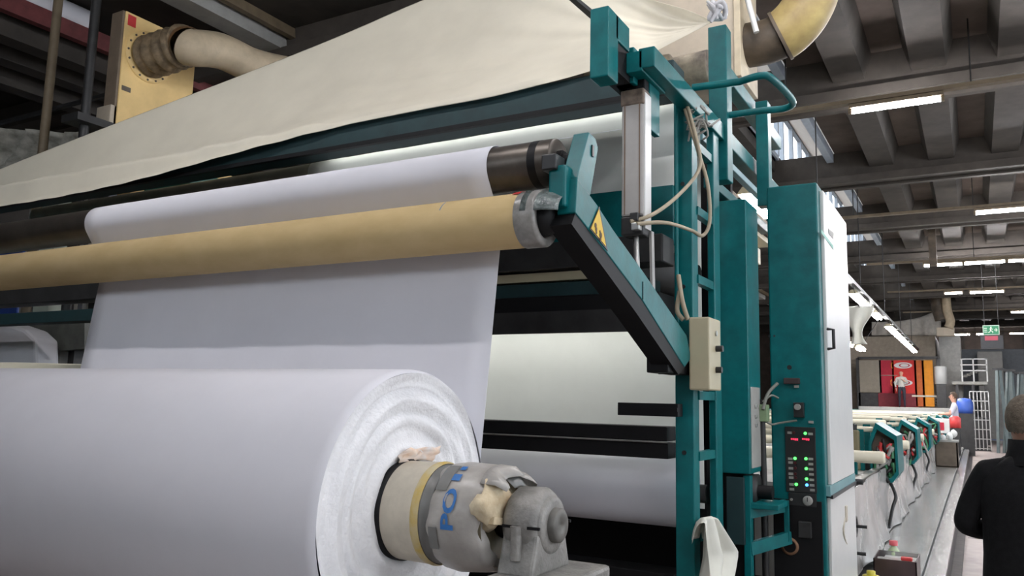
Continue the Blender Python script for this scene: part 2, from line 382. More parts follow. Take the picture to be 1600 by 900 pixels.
for k in range(2):
    p=at(1322+k*20,538+k*7,z=3.3); run_light(p.x,p.y,3.3,'fluorescent light under the hanging white cloth',.85,'low fluorescent lights behind the cabinet')
    MB().cyl((p.x,p.y+.4,3.36),(-2.3,p.y+.4,4.36),.008,n=6).build('drop_wire',DGREY,[o for o in bpy.data.objects if o.name.startswith('machine_light')][-1])
# ================================================================== machine frame (winder end)
XA=-1.24
fr=thing('winding_machine','tall teal steel frame of the winder with ladder and cross beams','winder',(-1.3,4.12,0))
def P(name,mb,mt,parent=fr,**k): return mb.build(name,mt,parent,**k)
# ladder
lad=P('ladder_post',MB().bevbox(-1.347,-1.25,4.08,4.18,0,3.25,.006),TEAL)
P('ladder_post',MB().bevbox(-1.275,-1.235,4.44,4.56,0,3.25,.006),TEAL)
for z in (.55,.93,1.33,1.64,2.25,2.62,2.98):
    P('rung',MB().bar((-1.262,4.16,z),(-1.262,4.47,z),.04,.045),TEAL)
P('conduit_pipe',MB().cyl((-1.325,4.05,1.95),(-1.325,4.05,3.2),.012,n=8),TEAL)
for z in (1.35,2.2,2.75): P('bolt_hole',MB().cyl((-1.30,4.076,z),(-1.30,4.082,z),.012,n=8),BLACK)
# tall corner post and side rails
P('tall_post',MB().bevbox(-1.31,-1.2,4.62,4.74,2.9,3.86,.006),TEAL)
P('short_post',MB().bevbox(-1.2,-1.12,5.35,5.45,2.9,3.62,.005),TEAL)
P('side_rail',MB().bevbox(-1.3,-1.22,3.42,6.3,3.14,3.24,.006),TEAL)
P('upper_rail',MB().bevbox(-1.3,-1.22,4.74,6.3,3.56,3.66,.006),TEAL)
P('lower_rail',MB().bevbox(-1.34,-1.28,4.6,6.1,2.86,2.92,.004),TEAL)
# inverted-U bracket that carries the cylinder
xb0,xb1=-1.40,-1.30
P('bracket_leg',MB().bevbox(-1.44,-1.35,3.18,3.30,3.03,3.36,.006),TEAL)
P('bracket_arm',MB().bevbox(-1.44,-1.35,3.27,3.44,3.24,3.36,.006),TEAL)
P('bracket_gusset',MB().bevbox(-1.44,-1.34,3.47,3.62,3.10,3.28,.006),TEAL)
P('bracket_plate',MB().bevbox(-1.33,-1.3,3.58,3.72,2.9,3.24,.004),TEAL)
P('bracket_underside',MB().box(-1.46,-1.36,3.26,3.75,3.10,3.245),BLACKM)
P('cross_tie',MB().bevbox(-1.36,-1.28,3.42,3.75,3.13,3.23,.004),TEAL)
# cross beams
XL=-8.9
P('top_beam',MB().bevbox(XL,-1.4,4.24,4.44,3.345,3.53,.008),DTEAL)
P('beam_lip',MB().box(XL,-1.4,4.225,4.26,3.33,3.36),BLACKM)
pl=P('cross_plate',MB().bevbox(-4.2,-1.42,4.28,4.32,2.47,2.81,.004),TEAL)
m=MB(); m.bevbox(XL,-1.42,4.1,4.3,2.345,2.5,.008); P('dark_beam',m,DGREY)
P('pale_strip',MB().box(-4.5,-1.75,4.16,4.22,2.285,2.335),CREAMP)
P('strip_end',MB().box(-1.75,-1.6,4.15,4.23,2.28,2.34),DGREY)
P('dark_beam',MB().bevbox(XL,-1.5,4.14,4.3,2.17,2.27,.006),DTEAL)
P('black_box_beam',MB().bevbox(-6.0,-1.45,4.12,4.55,2.06,2.19,.006),BLACKM)
P('black_box_lip',MB().box(-6.0,-1.45,4.10,4.13,1.975,2.10),DGREY)
FILL=emat('added_fill_tube',(1.0,1.0,.96),14.0)  # fill tubes added to brighten the inner cloth, hidden behind the beams
FILL2=emat('upper_added_fill_tube',(1.0,1.0,.98),6.0)
for k,(zz,yy,nm) in enumerate(((2.032,4.20,'added hidden fill tube under the black box beam lighting inner cloth'),(3.47,4.48,'added hidden fill tube under the top teal beam lighting inner cloth'))):
    t=thing('added_fill_lamp',nm,'light',(-2.9,yy,zz))
    MB().cyl((-4.2,yy,zz),(-1.55,yy,zz),.014,n=10).build('tube',FILL2 if k else FILL,t)
    MB().box(-4.24,-1.5,yy-.03,yy+.03,zz+.016,zz+.03).build('housing',DGREY,t)
    for x in (-4.22,-1.53): MB().box(x-.01,x+.01,yy-.02,yy+.02,zz-.015,zz+.02).build('holder',BLACK,t)
P('lower_rail_beam',MB().bevbox(-6.2,-1.4,4.1,4.25,1.40,1.475,.004),BLACKM)
P('lower_rail_beam',MB().bevbox(-6.2,-1.4,4.12,4.25,1.31,1.39,.004),BLACKM)
P('edge_strip',MB().box(-6.2,-1.4,4.10,4.12,1.392,1.397),GREYM)
P('lower_rail_beam',MB().bevbox(-6.2,-1.4,4.2,4.4,.58,.72,.004),BLACKM)
P('lower_rail_beam',MB().bevbox(-6.2,-1.4,4.2,4.4,.2,.36,.004),BLACKM)
P('added_dark_back',MB().box(-6.2,-1.36,5.3,5.35,0,3.3),BLACKM)  # black panels added here and below so the cavity stays dark
P('added_dark_side',MB().box(-1.42,-1.38,4.75,5.3,0,1.3),BLACKM)
P('far_post',MB().bevbox(-9.0,-8.85,4.1,4.4,0,3.3,.006),TEAL)
m=MB(); a=at(967,640,y=4.0); m.bevbox(a.x,-1.3,3.98,4.06,1.53,1.595,.004); m.box(a.x+.1,-1.3,3.97,3.985,1.555,1.575); P('gripper_bar',m,[BLACKM])
# guide rollers inside the frame
def roller(name,label,x0,x1,y,z,r,mt,cat='roller',shaft=True,grp=None):
    t=thing(name,label,cat,((x0+x1)/2,y,z),grp)
    MB().lathe((x0,y,z),(1,0,0),[(0,.01),(0,r),(x1-x0,r),(x1-x0,.01)],36).build('shell',mt,t)
    if shaft:
        MB().cyl((x1,y,z),(x1+.08,y,z),r*.4,n=14).build('shaft',BLACKM,t)
        MB().cyl((x0-.08,y,z),(x0,y,z),r*.4,n=14).build('shaft',BLACKM,t)
    return t
roller('guide_roller','long grey guide roller under the top teal beam',-8.2,-1.42,4.62,3.33,.075,mat('grey_green_roller',(.26,.25,.2),.4,.3,.15))
roller('guide_roller','black short-ended guide roller beside the air cylinder rod',-5.0,-1.42,4.5,2.33,.13,mat('black_rubber_roller',(.05,.048,.045),.5,0,.2))
roller('guide_roller','dark roller low behind the ladder at the teal step',-1.7,-1.12,4.9,1.1,.1,DGREY)
# cloth inside the frame
def cloth_profile(name,label,prof,x0,x1,mt,cat='cloth',nx=24,wav=.003,grp=None):
    pr_=[]
    for a,b_ in zip(prof,prof[1:]):
        k=max(1,int(math.hypot(b_[0]-a[0],b_[1]-a[1])/.06)); pr_+=[Vector((0,a[0]+(b_[0]-a[0])*i/k,a[1]+(b_[1]-a[1])*i/k)) for i in range(k)]
    pr_.append(Vector((0,*prof[-1])))
    rows=[]
    for i,p in enumerate(pr_):
        rows.append([(x0+(x1-x0)*j/nx,p.y+wav*math.sin(j*1.7+i*.05)+wav*.6*math.sin(j*.6+2),p.z) for j in range(nx+1)])
    return tag(MB().grid(rows).build(name,mt,None,solid=.0015),label,cat,grp)
prof=[(4.9,1.7),(4.62+.08,3.17)]
arc=[(4.62+.079*math.cos(t),3.33+.079*math.sin(t)) for t in [pi*k/10 for k in range(0,11)]]
cloth_profile('inner_cloth','white cloth web hanging inside the frame behind teal cross plate',[(4.72,1.0),(4.70,2.2)]+arc+[(4.541,3.2),(4.56,2.2),(4.6,1.38)],-4.45,-1.385,GREENW)
m=MB(); m.lathe((-4.4,4.48,1.11),(1,0,0),[(0,.04),(0,.19),(3.0,.19),(3.01,.185),(3.01,.05)],48)
r2=thing('lower_cloth_roll','white cloth roll low behind the bearing, under black rails','cloth roll',(-2.9,4.48,1.11))
m.build('wound_cloth',WHITE,r2); MB().cyl((-4.6,4.48,1.11),(-1.3,4.48,1.11),.05,n=14).build('core',DGREY,r2)
# ================================================================== swing arm and what it carries
arm=thing('swing_arm','teal swing arm angled up from ladder post, yellow warning triangle','machine arm',at(1062,560,x=XA))
def side(pts,x=XA): return [at(px,py,x=x) for px,py in pts]
TH=-.075
m=MB(); m.prism(side([(934,321),(959,360),(1007,427),(1073,524),(1080,560),(1070,574),(1004,469),(947,393),(899,332),(902,278)]),(TH,0,0))
P('arm_beam',m,TEAL,arm,bevel=.004)
m=MB(); m.prism(side([(920,206),(931,216),(935,232),(923,304),(915,312),(902,300),(902,276)],XA-.002),(TH+.01,0,0))
P('arm_head',m,TEAL,arm,bevel=.004)
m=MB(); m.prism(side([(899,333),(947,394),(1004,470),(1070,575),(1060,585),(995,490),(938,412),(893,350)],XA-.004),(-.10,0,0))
P('arm_underside_shade',m,BLACKM,arm)  # arm underside, its shade put into the black colour
p=at(926,236,x=XA); P('pin_slot',MB().box(XA-.002,XA+.003,p.y-.008,p.y+.008,p.z-.022,p.z+.022),BLACK,arm)
p=at(1004,440,x=XA); q=at(1004,468,x=XA); P('seam',MB().bar(p+Vector((.001,0,0)),q+Vector((.001,0,0)),.004,.004),BLACKM,arm)
m=MB(); m.prism(side([(936,322),(949,392),(921,358)],XA+.002),(.002,0,0)); P('sign_border',m,BLACK,arm)
ws=MB(); ws.prism(side([(935.6,327),(946.5,385),(923.3,357)],XA+.0045),(.0015,0,0)); ws=P('warning_sign',ws,YELLOW,arm)
sy=MB()
for px,py,rr in ((930.5,352,.010),(931.5,358,.009),(931.8,363,.007),(937.5,362,.006),(938.5,367.5,.012),(938,373,.008)):
    sy=MB(); p=at(px,py,x=XA+.0065); sy.cyl(p,p+Vector((.0012,0,0)),rr,n=10); sy.build('hazard_mark',mat('warning_ink',(.10,.05,.01),.6),ws)
P('pivot_block',MB().bevbox(-1.37,-1.26,3.72,4.08,1.74,1.90,.006),BLACKM,arm)
P('tube_cradle',MB().bevbox(-1.34,-1.27,2.60,2.76,2.30,2.46,.01),TEAL,arm)
P('cradle_pad',MB().bevbox(-1.36,-1.30,2.58,2.66,2.44,2.50,.005),BLACK,arm)
# dark guide roller at the top of the arm
RY,RZ,RR=2.74,2.515,.093
gr=thing('guide_roller','dark brown steel guide roller held at the swing arm head','roller',(-3.3,RY,RZ))
STEELB=mat('brown_worn_steel',(.115,.10,.085),.35,.6,var=.25,scale=7)
MB().lathe((-5.3,RY,RZ),(1,0,0),[(0,.01),(0,RR),(3.93,RR),(3.935,RR-.006),(3.935,.02)],48).build('shell',STEELB,gr)
MB().lathe((-1.46,RY,RZ),(1,0,0),[(0,RR+.001),(.035,RR+.001)],48).build('band',BLACKM,gr)
MB().cyl((-1.37,RY,RZ),(-1.30,RY,RZ),.028,n=16).build('shaft',BLACKM,gr)
MB().cyl((-1.372,RY,RZ),(-1.34,RY,RZ),.045,n=6).build('nut',BLACKM,gr)
# tan tube
TY,TZ,TR=2.64,2.272,.105
tt=thing('cardboard_tube','long tan cardboard tube held by the swing arm','tube',(-3.3,TY,TZ))
MB().lathe((-5.4,TY,TZ),(1,0,0),[(0,.02),(0,TR),(3.98,TR)],56).build('tube_wall',TAN,tt)
MB().lathe((-1.45,TY,TZ),(1,0,0),[(0,TR+.003),(.075,TR+.003),(.085,TR-.004),(.085,TR-.025),(.03,TR-.03),(.03,.01)],56).build('end_band',mat('scuffed_grey_tape',(.30,.29,.27),.3,var=.3,scale=16),tt)
MB().lathe((-1.425,TY,TZ),(1,0,0),[(0,.01),(0,.075),(.09,.06),(.10,.01)],30).build('end_plug',BLACKM,tt)
m=MB(); m.lathe((-1.45,TY,TZ),(1,0,0),[(.03,TR+.006),(.13,TR-.012),(.17,TR-.03)],18,a0=1.45*pi,a1=1.97*pi)
m.build('plastic_wrap',mat('torn_plastic_wrap',(.20,.24,.23),.2,var=.35,scale=20,bump=.5),tt,solid=.002)
MB().lathe((-1.478,TY,TZ),(1,0,0),[(0,TR+.004),(.03,TR+.004)],8,a0=1.55*pi,a1=1.70*pi).build('red_mark',REDP,tt,solid=.001)
MB().lathe((-1.79,TY,TZ),(1,0,0),[(0,TR+.0006),(.006,TR+.0006)],10,a0=1.66*pi,a1=1.84*pi).build('pencil_mark',mat('blue_pencil',(.2,.28,.33),.7),tt)
# white cloth web from roller to the big roll
arc=[(RY+(RR+.006)*math.cos(t),RZ+(RR+.006)*math.sin(t)) for t in [.45*pi+.74*pi*k/28 for k in range(29)]]
BY,BZ,BR=2.18,1.24,.45
arc2=[(BY+(BR+.008)*math.cos(t),BZ+(BR+.008)*math.sin(t)) for t in [.0-.16*pi*k/6 for k in range(7)]]
cl=cloth_profile('cloth_web','wide white cloth web falling from dark guide roller to big roll',[(4.53,3.27)]+arc+[(2.765,2.30),(2.765,2.22)]+arc2,-4.23,-1.635,WHITE,wav=.0015)
# ================================================================== big fabric roll
br=thing('fabric_roll','big white fabric roll on bearing stand with taped core','fabric roll',(-2.9,BY,BZ-BR))
MB().lathe((-4.25,BY,BZ),(1,0,0),[(0,.2),(0,BR),(2.62,BR),(2.640,BR-.003),(2.652,BR-.012)],96).build('wound_cloth',WHITE,br)
prof=[(2.652,BR-.012)]
rr=BR-.012; xx=2.655
while rr>.165:
    rr-=random.uniform(.006,.016); xx+=random.uniform(-.0085,.0105); prof.append((xx,rr))
prof.append((xx-.01,.15))
m=MB(); m.lathe((-4.25,BY,BZ),(1,0,0),prof,96); o=m.build('wound_edge',EDGE,br)
for v in o.data.vertices:                       # slightly uneven windings
    dy,dz=v.co.y-BY,v.co.z-BZ; t=math.atan2(dz,dy); q=math.hypot(dy,dz)
    v.co.x+=.006*math.sin(3*t+q*30)*math.sin(q*55)+.003*math.sin(7*t+q*90)
CXE=-4.25+xx
CR=.153
def ring(name,x0,x1,r0,r1,mt,**k): return MB().lathe((0,BY,BZ),(1,0,0),[(x0,r0),(x1,r1)],64).build(name,mt,br,**k)
core=MB().lathe((0,BY,BZ),(1,0,0),[(CXE-.04,CR+.006),(CXE+.012,CR+.006),(CXE+.014,CR)],64).build('black_gap',BLACKM,br)
MB().lathe((0,BY,BZ),(1,0,0),[(-1.66,CR),(-1.49,CR+.003)],64).build('core_tube',CORECREAM,br)
MB().lathe((0,BY,BZ),(1,0,0),[(-1.49,CR+.003),(-1.475,CR+.006),(-1.462,CR)],64).build('rust_ring',RUST,br)
MB().lathe((0,BY,BZ),(1,0,0),[(-1.462,CR-.002),(-1.44,CR-.016),(-1.425,CR-.004)],64).build('groove',DTAPE,br)
tp=MB().lathe((0,BY,BZ),(1,0,0),[(-1.425,CR-.006),(-1.42,CR+.006),(-1.37,CR+.010),(-1.30,CR+.006),(-1.262,CR-.002),(-1.25,CR-.012),(-1.245,CR-.04)],64).build('tape_wrap',TAPE,br)
for v in tp.data.vertices:
    t=math.atan2(v.co.z-BZ,v.co.y-BY); v.co.x+=.005*math.sin(5*t+1)+.004*math.sin(11*t); k=1+.012*math.sin(7*t+v.co.x*40)
    v.co.y=BY+(v.co.y-BY)*k; v.co.z=BZ+(v.co.z-BZ)*k
# blue printed letters round the tape (only P and O can be read)
vs_,fs_=text_mesh('PO',.095)
m=MB(); R=CR+.0125
def wrapt(v,a0,x0): a=a0-v.x/R; return (x0+.03-v.y*.62,BY+R*math.cos(a),BZ+R*math.sin(a))
m.add([wrapt(v,1.045*pi,-1.36) for v in vs_],fs_)
m.build('blue_lettering',BLUEINK,tp)
m=MB()
for ang,dl,x0,wd in ((.70,.05,-1.372,.03),(.62,.04,-1.365,.02)):
    ps=[]
    for xq in (x0,x0+wd):
        ps.append([(xq,BY+R*math.cos(a),BZ+R*math.sin(a)) for a in [ang*pi+dl*pi*k/4 for k in range(5)]])
    MB().grid(ps).build('blue_print_smudge',BLUEINK,tp)
m=MB()
for ang,dl,x0,wd in ((1.03,.13,-1.415,.03),(.62,.2,-1.41,.04)):
    ps=[]
    for xq in (x0,x0+wd):
        ps.append([(xq,BY+(R+.001)*math.cos(a),BZ+(R+.001)*math.sin(a)) for a in [ang*pi+dl*pi*k/6 for k in range(7)]])
    MB().grid(ps).build('tape_patch',DTAPE,tp)
# end cap: plate, crumpled foam and loose tape ends
MB().lathe((0,BY,BZ),(1,0,0),[(-1.262,.03),(-1.262,CR-.012),(-1.25,CR-.014)],48).build('end_plate',mat('dirty_olive_plate',(.36,.31,.19),.6,var=.3,scale=9),br)
bm=bmesh.new(); bmesh.ops.create_icosphere(bm,subdivisions=3,radius=1)
m=MB(); fo=[]
for v in bm.verts:
    n=v.co.normalized(); k=1+.16*math.sin(5*n.y+3*n.z)+.1*math.sin(11*n.z+7*n.x)
    fo.append((-1.25+n.x*.045*k,BY-.06+n.y*.095*k,BZ+.055+n.z*.07*k))
bm.verts.index_update(); m.add(fo,[[v.index for v in f.verts] for f in bm.faces],True); bm.free(); m.build('foam_wad',FOAM,br)
MB().bar((-1.225,BY-.13,BZ+.015),(-1.205,BY+.05,BZ-.012),.03,.02).build('foam_edge',FOAM,br)
m=MB(); m.lathe((0,BY,BZ),(1,0,0),[(-1.275,CR+.008),(-1.235,CR+.004),(-1.205,CR-.02)],14,a0=1.2*pi,a1=1.75*pi)
o=m.build('loose_tape',TAPE,br,solid=.002)
for v in o.data.vertices:
    t=math.atan2(v.co.z-BZ,v.co.y-BY); v.co.x+=.018*math.sin(9*t)*(1 if v.co.x>-1.25 else .2)
m=MB(); m.lathe((0,BY,BZ),(1,0,0),[(-1.24,CR-.01),(-1.20,CR-.05)],6,a0=1.3*pi,a1=1.6*pi); m.build('loose_tape',DTAPE,br,solid=.002)
MB().lathe((0,BY,BZ),(1,0,0),[(-1.26,.01),(-1.26,.05),(-1.23,.06),(-1.22,.045),(-1.09,.045),(-1.09,.01)],32).build('shaft',BLACKM,br)
# torn scrap stuck on the roll edge over the core
rows=[]
for i in range(5):
    rows.append([(CXE+.008+.01*math.sin(i*2+j*1.7)+.004*i,BY-.06+.035*j-.01*math.sin(i*1.3),BZ+.150+.011*i+.004*math.sin(j*2.2)) for j in range(7)])
MB().grid(rows).build('torn_scrap',mat('orange_stained_scrap',(.76,.72,.70),.8,var=0,c2=(.72,.50,.34),scale=14),br,solid=.003)
# bearing
pb=thing('pillow_bearing','grey cast pillow block bearing at the end of fabric roll','bearing',(-1.12,BY,BZ-.12))
HR=.103
MB().lathe((0,BY,BZ),(1,0,0),[(-1.205,.05),(-1.205,HR-.012),(-1.19,HR),(-1.12,HR+.002),(-1.105,HR-.008),(-1.095,HR-.02),(-1.095,.05)],44).build('housing',GREYM,pb)
MB().lathe((0,BY,BZ),(1,0,0),[(-1.10,HR-.018),(-1.088,HR-.022),(-1.082,HR-.034),(-1.082,.05)],40).build('ring',GREYM,pb)
MB().lathe((0,BY,BZ),(1,0,0),[(-1.084,.05),(-1.064,.049),(-1.059,.042),(-1.059,.010),(-1.063,.008),(-1.063,.001)],32).build('shaft_cap',mat('dark_worn_cast',(.16,.155,.14),.5,.3,var=.2,scale=18),pb)
m=MB(); m.prism([(-1.205,BY-.125,BZ-.135),(-1.205,BY+.125,BZ-.135),(-1.205,BY+.1,BZ-.06),(-1.205,BY+.09,BZ-.02),(-1.205,BY-.09,BZ-.02),(-1.205,BY-.1,BZ-.06)],(.115,0,0)); m.build('pedestal',GREYM,pb,bevel=.01)
for s_ in (-1,1):
    MB().cyl((-1.15,BY+s_*.108,BZ-.09),(-1.15,BY+s_*.108,BZ-.01),.016,n=12).build('bolt_boss',GREYM,pb)
    MB().cyl((-1.15,BY+s_*.108,BZ-.01),(-1.15,BY+s_*.108,BZ+.003),.018,n=6).build('bolt',GREYM,pb)
m=MB()
for s_ in (-1,1): m.box(-1.2,-1.08,BY+s_*.1-.004,BY+s_*.1+.004,BZ-.004,BZ+.004)
m.build('split_line',BLACKM,pb)
MB().bevbox(-1.22,-0.985,BY-.19,BY+.19,BZ-.185,BZ-.13,.012).build('foot',GREYM,pb)
st=thing('roll_stand','grey steel A-frame stand under the pillow bearing','stand',(-1.12,BY,0))
m=MB(); m.prism([(-1.2,BY-.21,BZ-.187),(-1.2,BY+.21,BZ-.187),(-1.2,BY+.38,.12),(-1.2,BY-.38,.12)],(.2,0,0)); m.build('pedestal',GREYM,st,bevel=.012)
MB().bevbox(-1.3,-.9,BY-.45,BY+.45,0,.12,.01).build('base_plate',DGREY,st)
m=MB(); m.prism([(-4.55,BY-.2,BZ-.1),(-4.55,BY+.2,BZ-.1),(-4.55,BY+.4,0),(-4.55,BY-.4,0)],(.15,0,0)); m.build('far_pedestal',GREYM,st)
MB().cyl((-4.5,BY,BZ),(-4.24,BY,BZ),.05,n=14).build('far_shaft',BLACKM,br)
# ================================================================== pneumatic cylinder and hoses
pc=thing('air_cylinder','pale square air cylinder hanging above the swing arm','air cylinder',(-1.34,3.53,2.4))
x0,x1,y0,y1=-1.415,-1.305,3.5,3.6
P('barrel',MB().bevbox(x0,x1,y0,y1,2.46,3.04,.01),ALU,pc)
for q in (x0+.018,x1-.018):
    P('groove',MB().box(q-.003,q+.003,y0-.002,y0+.01,2.47,3.03),mat('rusty_groove',(.2,.14,.1),.6),pc)
P('lit_side_strip',MB().bevbox(x1-.004,x1+.008,y0+.01,y1-.01,2.40,3.06,.003),DOORW,pc)  # white strip puts the light on the cylinder's aisle side into colour
P('top_cap',MB().bevbox(x0-.004,x1+.004,y0-.004,y1+.004,3.0,3.08,.008),mat('rusty_cap',(.22,.17,.13),.6,.2,var=.3,scale=20),pc)
P('clevis',MB().bevbox(x0+.02,x1-.0,y0+.02,y1-.02,3.06,3.16,.006),BLACKM,pc)
P('bottom_cap',MB().bevbox(x0,x1,y0-.004,y1+.004,2.37,2.46,.008),DGREY,pc)
rod_end=at(1006,455,x=XA-.04)
P('rod',MB().cyl((-1.36,3.55,2.38),(-1.33,3.50,2.10),.014,n=12),STEEL,pc)
P('rod_eye',MB().bevbox(-1.35,-1.31,3.47,3.53,2.05,2.13,.006),BLACKM,pc)
P('bracket_strap',MB().bar((-1.30,3.6,2.40),(-1.30,3.62,2.06),.012,.035,(0,1,0)),ALU,pc)
P('fitting',MB().bevbox(-1.36,-1.32,3.47,3.50,2.43,2.47,.004),BLACK,pc)
P('fitting',MB().bevbox(-1.35,-1.31,3.46,3.50,2.385,2.42,.004),STEEL,pc)
h1=spline([at(985,346,y=3.47),at(1020,335,y=3.55),at(1060,305,y=3.8),at(1092,265,y=3.98),at(1090,225,y=4.0),at(1068,150,y=3.98),at(1038,96,y=3.8)],50)
tag(MB().tube(h1,.0095,8).build('air_hose',HOSE),'beige air hose rising from cylinder base to the top bracket','hose','beige air hoses')
h2=spline([at(995,350,y=3.46),at(1040,348,y=3.6),at(1080,360,y=3.9),at(1098,368,y=4.0),at(1109,345,y=4.03),at(1106,290,y=4.02),at(1092,240,y=4.02),at(1070,170,y=4.0)],60)
tag(MB().tube(h2,.0095,8).build('air_hose',HOSE),'beige air hose looping low from cylinder across ladder','hose','beige air hoses')
m=MB(); m.tube(spline([at(1062,455,y=4.03),at(1058,485,y=4.0),at(1068,500,y=4.0)],12),.012,8); m.tube(spline([at(1060,430,y=4.03),at(1066,470,y=4.0),at(1075,500,y=4.0)],12),.012,8)
tag(m.build('cable_bundle',HOSE),'tied cable bundle on ladder post above control box','cable')
# tangle of ties on the ladder top
m=MB()
for k in range(7):
    c=at(1078+k*5,178+(k%3)*10,y=4.05); pts=[c+Vector((random.uniform(-.06,.06),random.uniform(-.02,.05),random.uniform(-.08,.05))) for _ in range(5)]
    m.tube(spline(pts,14),.006,6)
tag(m.build('wire_tangle',TAG),'tangle of pale ties and wires at ladder top','wire')
# control box
cb=thing('control_box','small cream control box with two black knobs on ladder','control box',(-1.18,4.1,1.66))
bx=at(1110,497,y=4.0)
P('box_body',MB().bevbox(-1.245,-1.14,3.99,4.2,1.665,2.03,.008),CREAMP,cb)
for px,py,rr,dp,mt in ((1119,545,.016,.035,BLACK),(1119,578,.016,.03,BLACK),(1118,521,.014,.008,STEEL)):
    p=at(px,py,x=-1.14); P('knob',MB().cyl((-1.141,p.y,p.z),(-1.14+dp,p.y,p.z),rr,n=14),mt,cb)
# handrail loop
zr=3.31
p1=at(1082,138,x=-1.27); p2=at(1122,185,x=-1.27)
a=at(1185,119,z=zr); a2=at(1205,122,z=zr); b1=at(1238,157,z=zr); b2=at(1228,169,z=zr)
pts=[Vector((-1.27,p1.y,zr)),a]+spline([a,a2],3)[1:]+[b1]+[b2]+[Vector((-1.25,p2.y,zr))]
q=[pts[0]]
hr=[Vector((-1.27,4.16,zr)),Vector((-1.03,4.27,zr)),Vector((-.965,4.33,zr)),Vector((-.93,4.45,zr)),Vector((-.87,4.85,zr)),Vector((-.89,4.93,zr)),Vector((-.96,4.93,zr)),Vector((-1.25,4.72,zr))]
tag(MB().tube([Vector((-1.27,p1.y,zr)),Vector((-1.1,p1.y+.02,zr))]+spline([Vector((-1.02,p1.y+.03,zr)),a,a2,b1,b2,Vector((-1.0,p2.y+.01,zr))],26)+[Vector((-1.25,p2.y,zr))],.02,12).build('handrail',TEAL),'teal tubular handrail loop at the top of ladder','handrail')
# rag on the ladder rung
rows=[]
for i in range(16):
    t=i/15; l=Vector((1099,815)).lerp(Vector((1091,905)),t); r_=Vector((1119,808)).lerp(Vector((1150,868)) if t<.75 else Vector((1138,905)),min(1,t*1.25)); row=[]
    for j in range(15):
        s_=j/14; p=l.lerp(r_,s_); q=at(p.x,p.y-6*math.sin(pi*s_)*(1-t),x=-1.175); q.x+=(.035*math.sin(s_*13+.5+t)+.015*math.sin(s_*27+2))*(.3+t)
        row.append(q)
    rows.append(row)
top=rows[0]; rows.insert(0,[q+Vector((-.05,0,-.015)) for q in top]); rows.insert(0,[q+Vector((-.07,0,-.12)) for q in top])
tag(MB().grid(rows).build('rag',mat('old_white_rag',(.74,.74,.66),.9,var=.06),None,solid=.004,sub=1),'white rag hanging over a low ladder rung','rag')
# ================================================================== teal column, step and control cabinet
tc=thing('teal_column','tall closed teal column between ladder and control cabinet','column',(-1.2,4.95,0))
P('column_body',MB().bevbox(-1.31,-1.125,4.72,5.02,1.21,2.80,.006),TEAL,tc)
P('cover_strip',MB().bevbox(-1.127,-1.121,4.76,4.98,1.24,1.70,.002),GREYP,tc)
for z in (1.52,1.47,1.58): P('latch',MB().bevbox(-1.122,-1.112,4.84,4.87,z,z+.02,.003),STEEL,tc)
P('column_foot',MB().bevbox(-1.3,-1.17,4.8,5.0,0,1.21,.006),BLACKM,tc)
sp=thing('teal_step','small teal welded step bracket beside control cabinet','step',(-1.05,5.0,0))
P('upright',MB().bevbox(-1.17,-1.13,4.74,4.80,0,1.2,.004),TEAL,sp)
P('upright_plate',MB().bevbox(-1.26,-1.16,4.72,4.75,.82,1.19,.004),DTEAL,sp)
P('tread',MB().bevbox(-1.14,-.98,4.75,5.02,1.02,1.05,.004),TEAL,sp)
P('tread_lip',MB().bar((-1.14,4.75,1.0),(-1.0,5.02,1.02),.02,.07),TEAL,sp)
P('lower_tread',MB().bar((-1.14,4.75,.80),(-.98,5.04,.84),.03,.07),TEAL,sp)
P('side_bar',MB().bar((-.99,5.02,.82),(-.99,5.02,1.05),.025,.025),TEAL,sp)
cc=thing('control_cabinet','tall teal control cabinet with white door and lit panel','cabinet',(-.94,5.7,0))
CX0,CX1,CY0,CY1,CZ=-1.085,-.785,5.1,6.25,2.955
P('body',MB().bevbox(CX0,CX1,CY0,CY1,0,CZ,.01),TEAL,cc)
dr=P('door',MB().bevbox(CX1-.002,CX1+.022,CY0+.10,CY1-.02,1.14,CZ-.03,.006),DOORW,cc)
m=MB(); hp=[at(1293,514,x=CX1+.022),at(1299,514,x=CX1+.05),at(1299,543,x=CX1+.05),at(1293,545,x=CX1+.022)]
m.tube([Vector((CX1+.018,hp[0].y,hp[0].z)),Vector((CX1+.055,hp[0].y,hp[0].z-.005)),Vector((CX1+.055,hp[0].y,hp[3].z+.005)),Vector((CX1+.018,hp[0].y,hp[3].z))],.010,8); m.build('handle',BLACK,dr)
m=MB(); m.prism([at(px,py,x=CX1+.0235) for px,py in ((1283,358),(1302,384),(1302,390),(1283,364))],(.001,0,0)); m.build('stripe_mark',mat('green_mark',(.10,.36,.27),.5),dr)
m=MB(); m.prism([at(px,py,x=CX1+.0235) for px,py in ((1294,356),(1303,364),(1302,374),(1295,366))],(.001,0,0)); m.build('badge_mark',TAG,dr)
P('trim_band',MB().box(CX1-.002,CX1+.024,CY0+.02,CY1-.01,1.08,1.14),mat('pale_teal_trim',(.16,.34,.36),.45),cc)
P('lower_panel',MB().bevbox(CX1-.002,CX1+.02,CY0+.05,CY1-.02,.05,1.07,.006),DOORW,cc)
P('drip_bar',MB().bar((CX1+.028,CY0+.04,1.075),(CX1+.028,CY1-.04,1.078),.014,.02),BLACK,cc)
P('pull_knob',MB().cyl((CX1+.02,CY1+.02,1.08),(CX1+.07,CY1+.02,1.08),.02,n=12),BLACK,cc)
P('beacon',MB().lathe((-.90,5.45,CZ),(0,0,1),[(0,.05),(.03,.05),(.07,.045),(.085,.02),(.086,.001)],20),ORL,cc)
def fp(px,py): return at(px,py,y=CY0)
